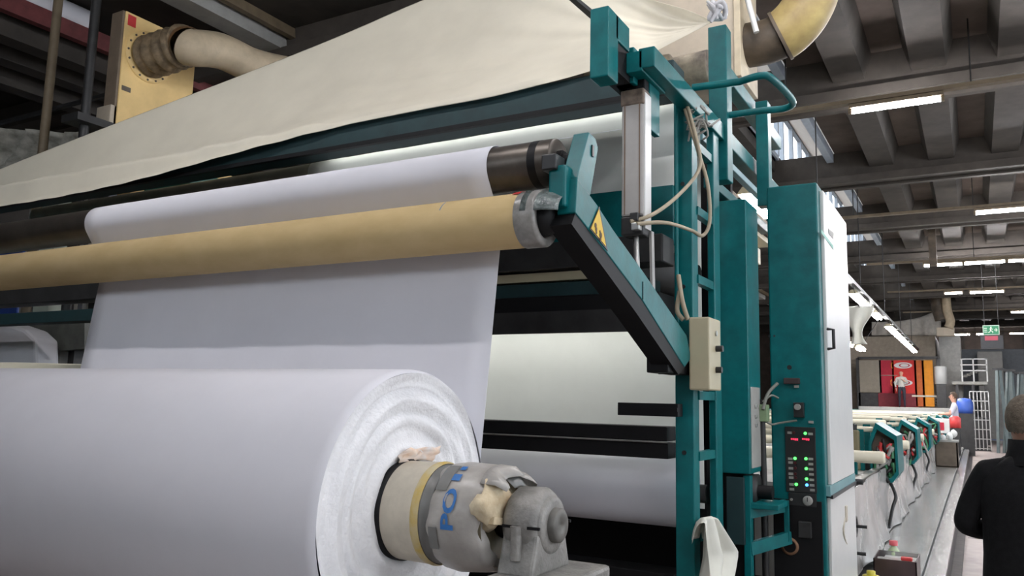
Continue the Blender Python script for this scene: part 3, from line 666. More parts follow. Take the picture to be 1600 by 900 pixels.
def panelbox(name,px0,py0,px1,py1,d,mt,parent=cc,bev=.003):
    a=fp(px0,py1); b_=fp(px1,py0); return P(name,MB().bevbox(min(a.x,b_.x),max(a.x,b_.x),CY0-d,CY0+.004,a.z,b_.z,bev),mt,parent)
pn=panelbox('lamp_panel',1229,668,1274,768,.012,BLACK)
lamps=[(1241,676,LEDX),(1259,677,LEDG),(1243,716,LEDG),(1260,716.5,LEDG),(1243,723,LEDX),(1243.5,731,LEDX),(1260.5,732,LEDG),(1243.5,740,LEDX),(1244,746,LEDX),(1261,748,LEDG),(1245,756.5,LEDG),(1261.5,757.5,LEDB)]
for px,py,mt in lamps:
    p=fp(px,py); MB().cyl((p.x,CY0-.02,p.z),(p.x,CY0-.011,p.z),.0085,n=12).build('lamp',mt,pn)
for px,py in ((1234.5,676),(1267,678),(1235.5,716.5),(1267.5,717),(1236,722.5),(1267.5,725),(1236.5,731.5),(1268,733),(1236.5,740),(1268.5,741),(1237,746),(1269,749.5),(1237.5,756.5),(1269.5,758),(1238,764),(1270,765.5),(1267.5,659.5),(1245,604)):
    p=fp(px,py); MB().box(p.x-.013,p.x+.013,CY0-.0145,CY0+.002,p.z-.007,p.z+.007).build('name_tag',TAG,pn)
for px in (1242,1259.5):
    p=fp(px,686.5); d=MB().box(p.x-.022,p.x+.022,CY0-.015,CY0-.011,p.z-.012,p.z+.012).build('display',BLACK,pn)
    m=MB()
    for k in range(4): m.box(p.x-.019+k*.0105,p.x-.0115+k*.0105,CY0-.0165,CY0-.0145,p.z-.005+.003*(k<2),p.z+.006)
    m.build('display_digits',LEDR,d)
panelbox('gauge_plate',1233,772,1276,789,.012,BLACK)
p=fp(1263,782); g=P('gauge',MB().lathe((p.x,CY0-.03,p.z),(0,1,0),[(0,.001),(0,.024),(.004,.028),(.025,.028)],24),GREYP,cc)
MB().box(p.x-.002,p.x+.002,CY0-.033,CY0-.029,p.z-.004,p.z+.02).build('needle',BLACK,g)
p=fp(1237.5,780); P('small_button',MB().cyl((p.x,CY0-.02,p.z),(p.x,CY0,p.z),.008,n=10),TAG,cc)
panelbox('relay_box',1226,591,1250,600,.03,mat('dark_red_box',(.05,.03,.03),.5))
panelbox('switch_box',1242,629,1257,652,.04,BLACK); p=fp(1248.5,636); P('switch_knob',MB().cyl((p.x,CY0-.06,p.z),(p.x,CY0-.03,p.z),.018,n=12),TAG,cc)
p=fp(1233.5,574); P('port_hole',MB().cyl((p.x,CY0-.003,p.z),(p.x,CY0+.01,p.z),.014,n=14),BLACK,cc)
for px,py in ((1202,525),(1210,525)):
    p=fp(px,py); P('port_hole',MB().cyl((p.x,CY0-.003,p.z),(p.x,CY0+.01,p.z),.007,n=10),BLACK,cc)
P('front_shade_sheet',MB().bevbox(CX0+.005,CX1-.022,CY0-.01,CY0+.01,.02,1.05,.003),BLACKM,cc)  # black sheet stands for shade on the lower teal front
p=fp(1235,853); P('copper_ring',MB().lathe((p.x,CY0-.02,p.z),(0,1,0),[(0,.035),(0,.05),(.02,.05)],24),mat('copper_fitting',(.30,.17,.10),.4,.6),cc)
panelbox('valve_block',1250,815,1269,838,.05,DGREY)
m=MB(); m.tube(spline([at(1191,655,y=5.0),at(1205,663,y=5.02),at(1218,661,y=5.05),at(1245,657,y=5.05)],16),.006,8); m.tube(spline([at(1192,640,y=4.95),at(1200,615,y=5.0),at(1215,599,y=5.05)],12),.010,8); m.tube(spline([at(1192,628,y=4.97),at(1205,618,y=5.0),at(1216,622,y=5.05)],12),.006,8)
o=tag(m.build('loose_cables',mat('grey_cable',(.2,.21,.18),.5)),'loose grey cables between teal column and cabinet','cable')
m=MB(); a=at(1190,640,y=5.0); m.tube([a+Vector((0,0,.06)),a,a+Vector((.005,0,-.5)),Vector((a.x+.01,5.0,.05))],.02,10)
m.cur=1; m.bevbox(a.x-.03,a.x+.04,4.96,5.03,a.z-.07,a.z+.03,.005); tag(m.build('cable_conduit',[DGREY,mat('pale_green_label',(.25,.36,.2),.6)]),'dark conduit with pale green sleeve beside teal column','conduit')
# ================================================================== dust sheet over the frame
Lp=[(at(1110,36,y=4.64)),at(1070,57,y=4.62),at(1025,80,y=4.55),at(985,101,y=4.30),at(800,147,y=4.22),at(660,174,y=4.22),at(525,200,y=4.2),at(380,236,y=4.16),at(215,281,y=4.14),at(100,306,y=4.14),at(0,322,y=4.14),at(-120,336,y=4.14)]
Up=[(at(1108,30,y=4.68)),at(1070,14,y=5.0),at(1010,-4,y=5.3),at(900,-45,y=5.6),at(800,-50,y=5.7),at(660,0,y=5.7),at(530,56,y=5.6),at(400,108,y=5.4),at(250,166,y=5.1),at(100,224,y=4.9),at(0,264,y=4.8),at(-120,312,y=4.7)]
nu,nv=90,26
Ls=spline(Lp,nu); Us=spline(Up,nu); rows=[]
tip=Lp[0]
for i in range(nu):
    row=[]
    for j in range(nv):
        s_=j/(nv-1); p=Ls[i].lerp(Us[i],s_)
        d=(p-tip).length; ang=math.atan2(p.z-tip.z,-(p.x-tip.x))
        fade=min(1,d/.8)*math.sin(pi*s_)**.6
        p=p+Vector((0,.16*math.sin(pi*s_)*min(1,d),-.10*math.sin(pi*s_)*min(1,d/1.5)))
        p.y+=(.030*math.sin(ang*42+.6)+.016*math.sin(ang*75+1.3))*fade*math.exp(-d/3.6)+.02*math.sin(p.x*2.1+s_*5)*fade
        p.y+=.012*math.sin(p.x*14+s_*10)*max(0,1-s_*3)*min(1,d)
        if p.z<3.575 and p.x<-1.45: p.y=min(p.y,4.2)
        row.append(p)
    rows.append(row)
ds=tag(MB().grid(rows).build('dust_sheet',CREAM,None,solid=.003,sub=1),'large cream cloth dust sheet stretched over the machine frame','dust sheet')
for i in (16,24,32):
    p=rows[i][-1]; MB().cyl(p-Vector((0,0,.01)),(p.x-.1,p.y+.3,6.96 if p.x<-3.8 else 7.2),.006,n=6).build('tie_cord',TAG,ds)
m=MB(); tp_=at(1118,28,y=4.66)
for k in range(7):
    pts=[tp_+Vector((random.uniform(-.05,.05),random.uniform(-.05,.03),random.uniform(-.05,.10))) for _ in range(4)]
    m.tube(spline(pts,10),[.008+.01*math.sin(pi*i/9) for i in range(10)],7)
tag(m.build('plastic_knot',mat('clear_white_plastic',(.62,.62,.64),.2,var=.2)),'crumpled clear plastic knot tying dust sheet to tall post','plastic knot')
MB().bar(at(858,-34,y=4.6),at(938,34,y=3.5),.03,.03).build('strut',BLACKM,fr)
# dusty plastic film at the far left, white highlights put into its colour
rows=[]
for i in range(30):
    row=[]
    for j in range(12):
        s_=j/11; p=at(-60+i*9.5,196+i*.6+s_*(95-i*.5),y=6.2+.3*s_); p.y+=.05*math.sin(i*.9+j*.7)+.03*math.sin(i*2.1+j*1.9)+(.15*math.sin(s_*pi)); row.append(p)
    rows.append(row)
tag(MB().grid(rows).build('plastic_film',PLAST2,None,solid=.003),'shiny dusty plastic film with painted highlights behind the cream dust sheet','plastic sheet')
rk=thing('film_rack','dark rack carrying the dusty plastic film','rack',(-9.5,6.4,0))
for px in (-40,60,125):
    p=at(px,205,y=6.45); MB().box(p.x-.04,p.x+.04,6.5,6.58,0,p.z).build('post',DGREY,rk)
p=at(-40,200,y=6.5); q=at(230,214,y=6.5); MB().bar((p.x,6.5,p.z-.03),(q.x,6.5,p.z-.03),.05,.05).build('rail',DGREY,rk)
# ================================================================== fan box with duct, upper left
XF=-9.0
fb=thing('fan_housing','beige fan housing with round flange under the dark roof','fan housing',(XF-.3,6.4,0))
def fq(px,py,x=XF): return at(px,py,x=x)
tl=fq(205,18); bl=fq(187,158); br_=fq(338,200)
y0,y1=fq(190,100).y,fq(300,100).y+.05; z0,z1=fq(190,152).z,fq(205,20).z
MB().bevbox(XF-.22,XF,y0,y1,z0-.35,z1,.01).build('body',BEIGE,fb)
MB().bevbox(XF-.24,XF-.02,y0-.03,y0+.01,z0-.35,z1,.005).build('edge_flange',mat('brown_edge',(.22,.17,.12),.6),fb)
fc=fq(232,90)
MB().lathe((XF,fc.y,fc.z),(1,0,0),[(0,.33),(.02,.33),(.02,.26)],36).build('flange',BEIGE,fb)
for k in range(16):
    t=2*pi*k/16; MB().cyl((XF+.015,fc.y+.3*math.cos(t),fc.z+.3*math.sin(t)),(XF+.03,fc.y+.3*math.cos(t),fc.z+.3*math.sin(t)),.014,n=6).build('bolt',BROWNB,fb)
p=fq(206,33); MB().box(XF,XF+.006,p.y-.055,p.y+.055,p.z-.07,p.z+.07).build('red_label',REDP,fb)
p=fq(197,139); MB().box(XF,XF+.006,p.y-.06,p.y+.06,p.z-.03,p.z+.03).build('dark_label',BROWNB,fb)
for yy in (y0+.1,y1-.15): MB().box(XF-.2,XF-.08,yy-.05,yy+.05,0,z0-.3).build('leg',mat('blue_grey_post',(.28,.31,.37),.5),fb)
m=MB(); m.box(XF-.3,XF+.02,y0-.5,y1+.3,z0-.45,z0-.36); m.build('cross_bar',DGREY,fb)
f2=thing('second_fan_housing','smaller beige housing with red label below the fan housing','fan housing',(XF-.2,5.7,0))
p=fq(183,180); MB().bevbox(XF-.3,XF-.02,p.y-.08,p.y+.45,p.z-.7,p.z+.12,.01).build('body',BEIGE2,f2); q=fq(190,186,XF-.02); MB().box(XF-.02,XF-.012,q.y-.05,q.y+.05,q.z-.06,q.z+.06).build('red_label',REDP,f2)
MB().box(XF-.22,XF-.1,p.y,p.y+.1,0,p.z-.6).build('leg',DGREY,f2)
f3=thing('beige_crate','beige cabinet glimpsed below dust sheet behind dark rack','cabinet',(-7,7.5,0))
for k,(px0,px1,py0,py1) in enumerate(((165,205,285,312),(295,340,268,285),(160,178,290,312))):
    a=at(px0,py1,y=7.0+k*.3); b_=at(px1,py0,y=7.0+k*.3); MB().bevbox(a.x,b_.x,7.0+k*.3,7.6+k*.3,0,b_.z,.01).build('unit',BEIGE,f3)
# flexible duct
du=thing('exhaust_duct','cream exhaust duct curving out of the fan housing','duct',(XF+.6,7,5.0))
pth=spline([(XF+.02,fc.y,fc.z),(XF+.35,fc.y+.02,fc.z+.02),(XF+.62,fc.y+.06,fc.z+.06),at(300,75,y=6.3),at(345,80,y=6.7),at(400,104,y=7.2),at(470,118,y=7.8),at(560,128,y=8.4)],50)
n1=16
m=MB(); m.tube(pth[:n1],[.25+.028*math.sin(i*2.0) for i in range(n1)],20,False); m.build('flexible_collar',mat('dirty_collar',(.30,.22,.13),.7,var=.35,scale=8),du)
MB().tube(pth[n1-1:n1+4],.235,20,False).build('brown_band',mat('rust_brown_band',(.25,.13,.05),.6,var=.2),du)
MB().tube(pth[n1+3:],.225,24,True).build('pipe',DUCTC,du)
# right-hand filter box with elbow
eb=thing('filter_box','pale beige filter box behind the tall corner post','box',(-2.05,7.1,0))
MB().bevbox(-2.6,-1.70,6.9,7.5,4.48,6.3,.01).build('body',BEIGE2,eb)
MB().bevbox(-1.72,-1.66,6.88,7.52,4.46,6.32,.005).build('edge_flange',mat('cream_flange',(.60,.52,.37),.6),eb)
for x in (-2.4,-1.9): MB().box(x-.05,x+.05,7.1,7.2,0,4.5).build('leg',DGREY,eb)
p=at(1172,18,y=6.86); MB().cyl((p.x-.05,6.87,p.z+.25),(p.x+.05,6.87,p.z-.2),.025,n=10).build('painted_tube_glint',DOORW,eb)  # white rod painted in place of a fluorescent tube's glint
el=thing('duct_elbow','large yellowed duct elbow turning upward beside filter box','duct',(-1.3,7.1,4.9))
c0=at(1175,70,y=7.15)
pth=spline([(-1.66,7.15,c0.z),(-1.5,7.15,c0.z+.0),(-1.33,7.15,c0.z+.05),(-1.17,7.15,c0.z+.2),(-1.08,7.15,c0.z+.42),(-1.06,7.15,c0.z+.8),(-1.06,7.15,7.18)],40)
MB().tube(pth[:12],.20,24).build('dark_hose',DUCTB,el)
MB().tube(pth[11:],.225,28).build('elbow_skin',DUCTY,el)
MB().tube(pth[11:13],.235,28).build('clamp',BROWNB,el)
o=MB(); o.lathe((-2.3,5.1,3.82),(1,0,0),[(0,.02),(0,.13),(.3,.12),(.34,.14),(.6,.13),(.62,.1),(.86,.11),(.86,.02)],22)
tag(o.build('wrapped_pipe',mat('mottled_wrapped_pipe',(.42,.36,.26),.7,var=0,c2=(.06,.045,.035),scale=5)),'mottled brown and cream wrapped pipe behind the ladder top','pipe')
for o_ in [MB().bar((-1.9,5.1,3.3),(-1.9,5.1,3.72),.05,.05)]: o_.build('pipe_prop',DGREY,fr)
# cream ledges that run along the dryer top
ld=thing('dryer_ledge','cream ledge with grey rail running behind the teal column','ledge',(-1.9,7.5,0))
a=at(1125,250,x=-1.7)
MB().bevbox(-2.1,-1.95,6.0,9.4,a.z-.15,a.z-.09,.004).build('ledge',CREAMP,ld)
MB().bevbox(-1.95,-1.85,6.0,9.4,a.z-.06,a.z,.004).build('ledge',mat('dusty_taupe_ledge',(.38,.31,.24),.7,var=.2),ld)
MB().bevbox(-1.78,-1.72,5.9,9.2,a.z+.05,a.z+.11,.004).build('grey_rail',mat('grey_teal_rail',(.12,.27,.30),.5),ld)
MB().bevbox(-2.35,-2.08,6.0,9.4,a.z-.35,a.z-.17,.004).build('back_ledge',CREAMP,ld)
for yy in (6.3,7.4): MB().box(-2.1,-1.8,yy-.05,yy+.05,0,a.z-.06).build('leg',DGREY,ld)
# ================================================================== things glimpsed at the far left under the tube
dk=thing('grey_hopper','grey sloping hopper glimpsed left of the cloth web','hopper',(-8.2,5.0,0))
m=MB(); pl=[at(px,py,y=5.0) for px,py in ((20,497),(132,490),(132,545),(95,548),(60,540))]; m.prism(pl,(0,.5,0)); m.build('hopper_body',mat('dusty_grey_green',(.13,.14,.125),.6,var=.2),dk)
for px,wd,mt in ((68,.12,BROWNB),(88,.07,GREYP),(112,.05,DGREY)):
    p=at(px,545,y=5.05); MB().box(p.x-wd,p.x+wd,5.05,5.2,0,p.z).build('leg',mt,dk)
wr=thing('white_cloth_bale','white cloth bale standing beyond left of the web','cloth bale',(-8,4.8,0))
m=MB(); m.prism([at(px,py,y=4.7) for px,py in ((-90,470),(0,502),(38,515),(54,530),(56,590),(-90,590))],(0,.25,0)); m.build('bale',WHITE,wr,bevel=.03)
p=at(20,600,y=4.8); MB().box(p.x-1.0,p.x+.3,4.72,4.93,0,p.z+.1).build('bale_base',DGREY,wr)
cs=thing('cream_cloth_roll','cream cloth roll lying behind the big white roll','cloth roll',(-6.2,3.3,0))
a=at(60,566,y=3.3); xr=at(122,575,y=3.2).x
MB().lathe((a.x-2.6,3.3,a.z-.28),(1,0,0),[(0,.03),(0,.28),(2.3,.28),(xr-a.x+2.6,.265),(xr-a.x+2.6,.03)],40).build('wound_cloth',mat('cream_roll_cloth',(.72,.68,.54),.9,var=.04),cs)
MB().box(a.x-1.5,a.x+.2,3.1,3.5,0,a.z-.50).build('cradle',DGREY,cs)
bl_=tag(MB().bevbox(at(-60,372,y=8).x,at(38,372,y=8).x,8,8.6,0,at(20,372,y=8).z,.02).build('blue_crate',BLUEP),'blue crate glimpsed under the left end of dark roller','crate')
for k,px in enumerate((45,60,78,95)):
    p=at(px,372,y=8.3); q=at(px+10,372,y=8.3)
    tag(MB().bevbox(p.x,q.x,8.7+.1*k,9.1+.1*k,0,p.z+.05*(k%2),.01).build('stacked_carton',[SIGNW,BEIGE2,GREYP,FRAMEB][k]),'%s carton glimpsed between dark roller and tan tube'%['pale green','beige','grey','pale blue'][k],'carton')
for k,(px0,px1,pt) in enumerate(((45,62,305),(62,88,300),(183,206,272),(98,110,302))):
    a=at(px0,pt+30,y=7.4); b_=at(px1,pt,y=7.4); tag(MB().bevbox(a.x,b_.x,7.4+.05*k,7.7,0,b_.z,.01).build('standing_panel',[GREYP,SIGNW,FRAMEB,TAG][k]),'%s upright panel glimpsed below the dust sheet'%['grey','pale green','pale blue','dull silver'][k],'panel')
gb_=tag(MB().bevbox(at(228,250,y=6.0).x,at(300,250,y=6.0).x,6.0,6.6,0,at(260,272,y=6.0).z,.02).build('green_machine_box',mat('deep_green_paint',(.01,.13,.10),.5)),'deep green machine box glimpsed under the top teal beam','machine')
# ================================================================== printing machine beyond the cabinet
pm=thing('printing_machine','long rotary printing machine under clear plastic beyond the cabinet','printing machine',(-2.8,23,0))
P('bed',MB().box(-4.6,-.98,7.6,41,.1,.92),GREYP,pm)
P('side_rail',MB().bevbox(-1.0,-.92,6.5,41,.86,.96,.01),STEEL,pm)
P('far_rail',MB().bevbox(-4.8,-4.6,6.5,41,.92,1.5,.01),TEAL,pm)
P('bed_foot',MB().box(-4.5,-1.1,7.7,40.8,0,.1),DGREY,pm)
P('end_platform',MB().bevbox(-4.6,-1.0,39.6,43.2,1.3,1.63,.02),GREYP,pm)
P('end_platform_leg',MB().box(-4.4,-1.2,41,43,0,1.3),DGREY,pm)
IVORY=mat('ivory_squeegee_tube',(.70,.66,.52),.4,var=.04)
yh=[9.6,13.0,16.6,20.6,25.0,30.0]
for i,y in enumerate(yh):
    for dy,z,rd in ((-.55,1.10,.062),(.1,1.36,.03),(.75,1.42,.035),(1.5,1.40,.05),(2.2,1.46,.03)):
        x1=-.82 if (dy<-.5) else -.98
        t=thing('screen_tube','ivory tube with rounded end lying across nearest print head' if (i==0 and dy<0) else 'ivory tube lying across the bed behind the %s print head from cabinet'%['first','second','third','fourth','fifth','last'][i],'tube',(-2.6,y+dy,z),'ivory tubes across the printing bed')
        MB().lathe((-4.55,y+dy,z),(1,0,0),[(0,.01),(0,rd),(x1+4.55-.02,rd),(x1+4.55,rd*.8),(x1+4.55,.01)],18).build('tube_wall',IVORY,t)
        MB().box(-4.58,-4.5,y+dy-.04,y+dy+.04,.921,z).build('support',DGREY,t); MB().box(-1.16,-1.08,y+dy-.03,y+dy+.03,.921,z).build('support',TEAL,t)
    hd=thing('print_head',['teal print head with coloured cables nearest the control cabinet','teal print head second from the control cabinet','teal print head third from the control cabinet','teal print head fourth from the control cabinet, near bin','teal print head beside the worker in pale shirt','last teal print head before the printed cloth'][i],'print head',(-.95,y,.9),'teal print heads along the printing machine')
    k=y/9.6
    base=[at(px,py,y=9.6) for px,py in ((1357,694),(1366,668),(1395,686),(1398,738),(1390,749),(1373,751),(1360,738))]
    c0_=sum(base,Vector())/7; poly=[Vector((c0_.x+.02+(q.x-c0_.x)*1.15,y,c0_.z+(q.z-c0_.z)*1.15)) for q in base]; cen=sum(poly,Vector())/7
    inner=[cen+(q-cen)*.82 for q in poly]
    m=MB(); n=7
    vs=poly+[q+Vector((0,.75,0)) for q in poly]+inner+[q+Vector((0,.12,0)) for q in inner]
    m.add(vs,[(j,(j+1)%n,(j+1)%n+n,j+n) for j in range(n)]+[tuple(range(n,2*n))]+[(j,(j+1)%n,(j+1)%n+2*n,j+2*n) for j in range(n)]+[(j+2*n,(j+1)%n+2*n,(j+1)%n+3*n,j+3*n) for j in range(n)])
    m.build('housing',TEAL,hd)
    m=MB(); m.add([q+Vector((0,.11,0)) for q in inner],[tuple(range(7))]); m.build('recess_plate',BROWNB,hd)
    for c,(mt,nn) in enumerate(((REDP,3),(mat('green_cable',(.05,.22,.10),.5),3),(BLACK,4),(GREYP,3))):
        m=MB()
        for q_ in range(nn):
            pts=[cen+Vector((random.uniform(-.1,.1),random.uniform(-.03,.09),random.uniform(-.25,.22))) for _ in range(4)]; m.tube(spline(pts,8),.018,6)
        m.build('cables',mt,hd)
    MB().box(cen.x-.25,cen.x-.02,y+.15,y+.5,.921,1.0).build('foot',DGREY,hd)
    if i<3:
        m=MB(); x=poly[4].x-.02
        m.tube(spline([(x-.03,y+.2,poly[4].z),(x+.03,y+.15,poly[4].z-.15),(x,y+.1,.55),(x-.03,y-.05,.36)],16),.018,7); m.build('drop_cable',BLACK,hd)
# clutter of valves between the tubes
for i in range(26):
    y=random.uniform(9.4,17.5); x=random.uniform(-1.9,-1.05); z=1.35
    t=thing('valve_block',['grey valve block with black knob on the printing bed','white valve block with black knob on the printing bed','olive valve block with black knob on the printing bed','blue capped valve block on the printing bed'][0 if i%3==0 else 1 if i%3==1 else 2] if i!=5 else 'blue capped valve block on the printing bed','valve',(x,y,.92),'valve blocks on the printing bed')
    mt=[GREYP,DOORW,mat('olive_valve',(.24,.21,.12),.6)][i%3]
    MB().bevbox(x-.06,x+.06,y-.06,y+.06,.92,z,.02).build('block',mt,t)
    MB().cyl((x,y,z),(x,y,z+.06),.035,n=10).build('knob',BLUEP if i==5 else BLACK,t)
# clear plastic along the side
def wavy(y,z): return .045*math.sin(y*2.3+z*4)+.03*math.sin(y*5.1+1-z*7)+.02*math.sin(y*9.7+z*3)
rows=[]
for i in range(150):
    y=6.42+i*.14; row=[]
    for j in range(16):
        s_=j/15; z=.97-.66*s_; x=-.875+wavy(y,z)*(.25+.3*s_)+.05*s_**3
        row.append((x,y,max(z,.305)))
    rows.append(row)
tag(MB().grid(rows).build('plastic_cover',PLASTIC,None,solid=.003,sub=1),'crumpled clear plastic sheet hung along the printing machine side','plastic sheet')
# handwheels on the side
for k,(px,py,R_) in enumerate(((1336,822,.075),(1334,864,.09))):
    p=at(px,py,x=-.80); t=thing('handwheel',['dark lever handwheel with long spindle low behind cabinet','dark round handwheel at the foot of plastic sheet'][k],'handwheel',(-.8,p.y,p.z))
    MB().cyl((-.95,p.y,p.z),(-.72,p.y,p.z),.012,n=8).build('spindle',DGREY,t)
    MB().lathe((-.80,p.y,p.z),(1,0,0),[(-.012,R_-.02),(-.012,R_),(.012,R_),(.012,R_-.02),(-.012,R_-.02)],24).build('rim',DGREY,t)
    MB().bar((-.8,p.y,p.z-R_+.01),(-.8,p.y,p.z+R_-.01),.018,.018,(1,0,0)).build('spoke',DGREY,t); MB().bar((-.8,p.y-R_+.01,p.z),(-.8,p.y+R_-.01,p.z),.018,.018).build('spoke',DGREY,t)
p=at(1319,775,x=-.78); m=MB(); m.tube(spline([p+Vector((0,0,.0)),at(1321,800,x=-.77),at(1318,830,x=-.76),at(1323,850,x=-.77),at(1321,825,x=-.775)],16),.006,6)
q=at(1320,800,x=-.77); m.bevbox(q.x-.015,q.x+.015,q.y-.03,q.y+.03,q.z-.06,q.z+.04,.005); tag(m.build('hanging_pendant',CORECREAM),'dirty cream pendant switch hanging behind the cabinet','switch')
# ================================================================== walkway
wk=thing('metal_walkway','shiny wet steel walkway in two steps along the machine','walkway',(-.6,20,0))
for k in range(22):
    y=4.6+k*1.6
    P('deck_plate',MB().box(-1.0 if y>6.2 else -.76,-.452,y+.004,y+1.596,.265+.002*(k%2),.30),DECK,wk)
    P('step_plate',MB().box(-.45,-.292,y+.004,y+1.596,.19,.225),DECK,wk)
P('riser',MB().box(-.47,-.455,4.6,39.8,0,.27),DGREY,wk); P('kerb',MB().box(-.455,-.29,4.6,39.8,0,.19),KERB,wk); P('dark_gutter',MB().box(-.29,-.20,4.6,39.8,0,.03),KERB,wk)
P('under_box',MB().box(-1.0,-.47,6.4,39.8,0,.265),DGREY,wk)
# metal tray box, bottle, yellow can
tr=thing('metal_box','shiny open metal tray box standing on the walkway','box',(-.6,7.1,.3))
x0,x1,y0,y1=-.735,-.44,6.9,7.32
MB().box(x0,x1,y0,y1,.302,.31).build('base',DGREY,tr)
for a in ((x0,x1,y0,y0+.008),(x0,x1,y1-.008,y1),(x0,x0+.008,y0,y1),(x1-.008,x1,y0,y1)): MB().box(*a,.302,.47).build('side',STEEL if a[2]>y0 else mat('brown_steel_front',(.09,.06,.06),.35,.5),tr)
MB().bar((x0+.02,y0+.1,.455),(x1-.02,y0+.12,.46),.14,.006).build('folded_foil',STEEL,tr); MB().box(x0+.05,x1-.01,y0+.26,y0+.40,.40,.44).build('glass_lid',DOORW,tr)
o=MB().bevbox(x1-.11,x1-.03,y0+.05,y0+.10,.463,.49,.008).build('red_rag_piece',REDP); tag(o,'small red cloth scrap lying in the metal tray box','scrap')
p=Vector((-.63,7.36,.3)); bo=thing('bottle','pale green bottle with pink red cap behind metal tray box','bottle',p)
MB().lathe(p+Vector((0,0,.001)),(0,0,1),[(0,.01),(0,.05),(.16,.05),(.2,.02),(.22,.02)],20).build('glass',mat('pale_green_glass',(.45,.55,.33),.15,var=.1),bo); MB().lathe(p+Vector((0,0,.21)),(0,0,1),[(0,.032),(.035,.032),(.036,.001)],16).build('cap',mat('pink_red_cap',(.75,.12,.14),.4),bo)
p=Vector((-.715,6.55,.3)); yc=thing('yellow_can','yellow plastic can standing on walkway beside the cabinet','can',p)
MB().lathe(p+Vector((0,0,.001)),(0,0,1),[(0,.01),(0,.055),(.10,.06),(.105,.05),(.105,.01)],20).build('body',mat('yellow_plastic',(.72,.62,.06),.4),yc); MB().lathe(p+Vector((0,0,.105)),(0,0,1),[(0,.03),(.03,.03),(.031,.001)],14).build('lid',mat('yellow_plastic',(.7,.6,.06),.4),yc)
# bin and boxes on the walkway
p=at(1461,725,y=21); q=at(1496,690,y=21)
bn=thing('waste_bin','brown bin holding white wads standing on the walkway','bin',((p.x+q.x)/2,21.2,.3))
m=MB(); cx_=(p.x+q.x)/2; hw=(q.x-p.x)/2
zt=q.z
for (xa,xb,ya,yb_) in ((cx_-hw,cx_+hw,21,21.03),(cx_-hw,cx_+hw,21.57,21.6),(cx_-hw,cx_-hw+.03,21,21.6),(cx_+hw-.03,cx_+hw,21,21.6)): m.box(xa,xb,ya,yb_,.31,zt)
m.box(cx_-hw,cx_+hw,21,21.6,.301,.33); m.build('bin_body',BROWNB,bn); MB().box(cx_-hw-.02,cx_+hw+.02,20.98,21.62,zt-.02,zt+.02).build('rim',GREYP,bn)
for k,(dx,dz) in enumerate(((-.08,.05),(.07,.09),(.16,.16))):
    bm=bmesh.new(); bmesh.ops.create_icosphere(bm,subdivisions=2,radius=.09)
    for v in bm.verts: v.co*=1+.15*math.sin(v.co.x*40+k)
    m=MB(); bm.verts.index_update(); m.add([v.co+Vector((cx_+dx,21.25+.1*k,zt+dz)) for v in bm.verts],[[v.index for v in f.verts] for f in bm.faces],True); bm.free()
    tag(m.build('paper_wad',DOORW),'white paper wad piled on the brown bin','paper wad','white wads on the brown bin')
p=at(1470,672,y=24); bx_=thing('small_carton','white carton with dark red square on machine side','carton',(p.x,24,.96)); MB().bevbox(p.x-.2,p.x+.2,24,24.4,.97,1.35,.02).build('carton_body',DOORW,bx_); MB().box(p.x-.06,p.x+.08,23.985,24,1.05,1.25).build('red_square',MAROON,bx_)
p=at(1492,658,y=26.5); zt=at(1492,650,y=26.5).z
rc=thing('red_can','red can on a dark stool beside the worker','can',(p.x,26.6,.3)); MB().lathe((p.x,26.65,zt-.34),(0,0,1),[(0,.01),(0,.15),(.28,.15),(.34,.08),(.34,.01)],20).build('can_body',REDP,rc); MB().box(p.x-.13,p.x+.11,26.5,26.8,.302,zt-.34).build('stool',DGREY,rc)
# hanging white cloth near the lights
rows=[]
for i in range(14):
    t=i/13; c=at(1343-4*math.sin(t*3),478+t*60,y=19.4); wd=.20+.10*math.sin(t*5+1)
    rows.append([c+Vector(((s_-.5)*2*wd,.05*math.sin(s_*9+t*3),0)) for s_ in [k/8 for k in range(9)]])
hc=tag(MB().grid(rows).build('hanging_cloth',mat('bright_white_cloth',(.8,.8,.72),.9,var=.04),None,solid=.01),'white cloth hanging below lights of the machine row','cloth')
c=rows[0][4]; MB().cyl(c-Vector((0,0,.05)),(-2.3,c.y,4.36),.008,n=6).build('hang_string',DGREY,hc)
# ================================================================== far end of the hall
YC=44.0
pc_=thing('printed_cloth','tall cloth printed maroon, red and orange with white ovals','printed cloth',(-3,YC,1.63))
def cpanel(name,px0,px1,py0,py1,mt,parent=pc_,d=0.0):
    a=at(px0,py1,y=YC); b_=at(px1,py0,y=YC); return MB().box(a.x,b_.x,YC-.012-d,YC-d,a.z,b_.z).build(name,mt,parent)
cpanel('taupe_band',1344,1376,563,613,TAUPE); cpanel('maroon_band',1376,1396,563,635,MAROON); cpanel('red_band',1396,1431,563,635,RED)
cpanel('orange_red_band',1431,1443,563,635,mat('orange_red_cloth',(.62,.14,.03),.7)); cpanel('orange_band',1443,1457,563,635,ORANGE)
cpanel('dark_fold',1373,1431,615,635,mat('dark_maroon_cloth',(.20,.02,.03),.7),pc_,.02); cpanel('seam_line',1425,1468,618,620,IVORY,pc_,.03); cpanel('seam_line',1376,1402,586,587,TAUPE,pc_,.01)
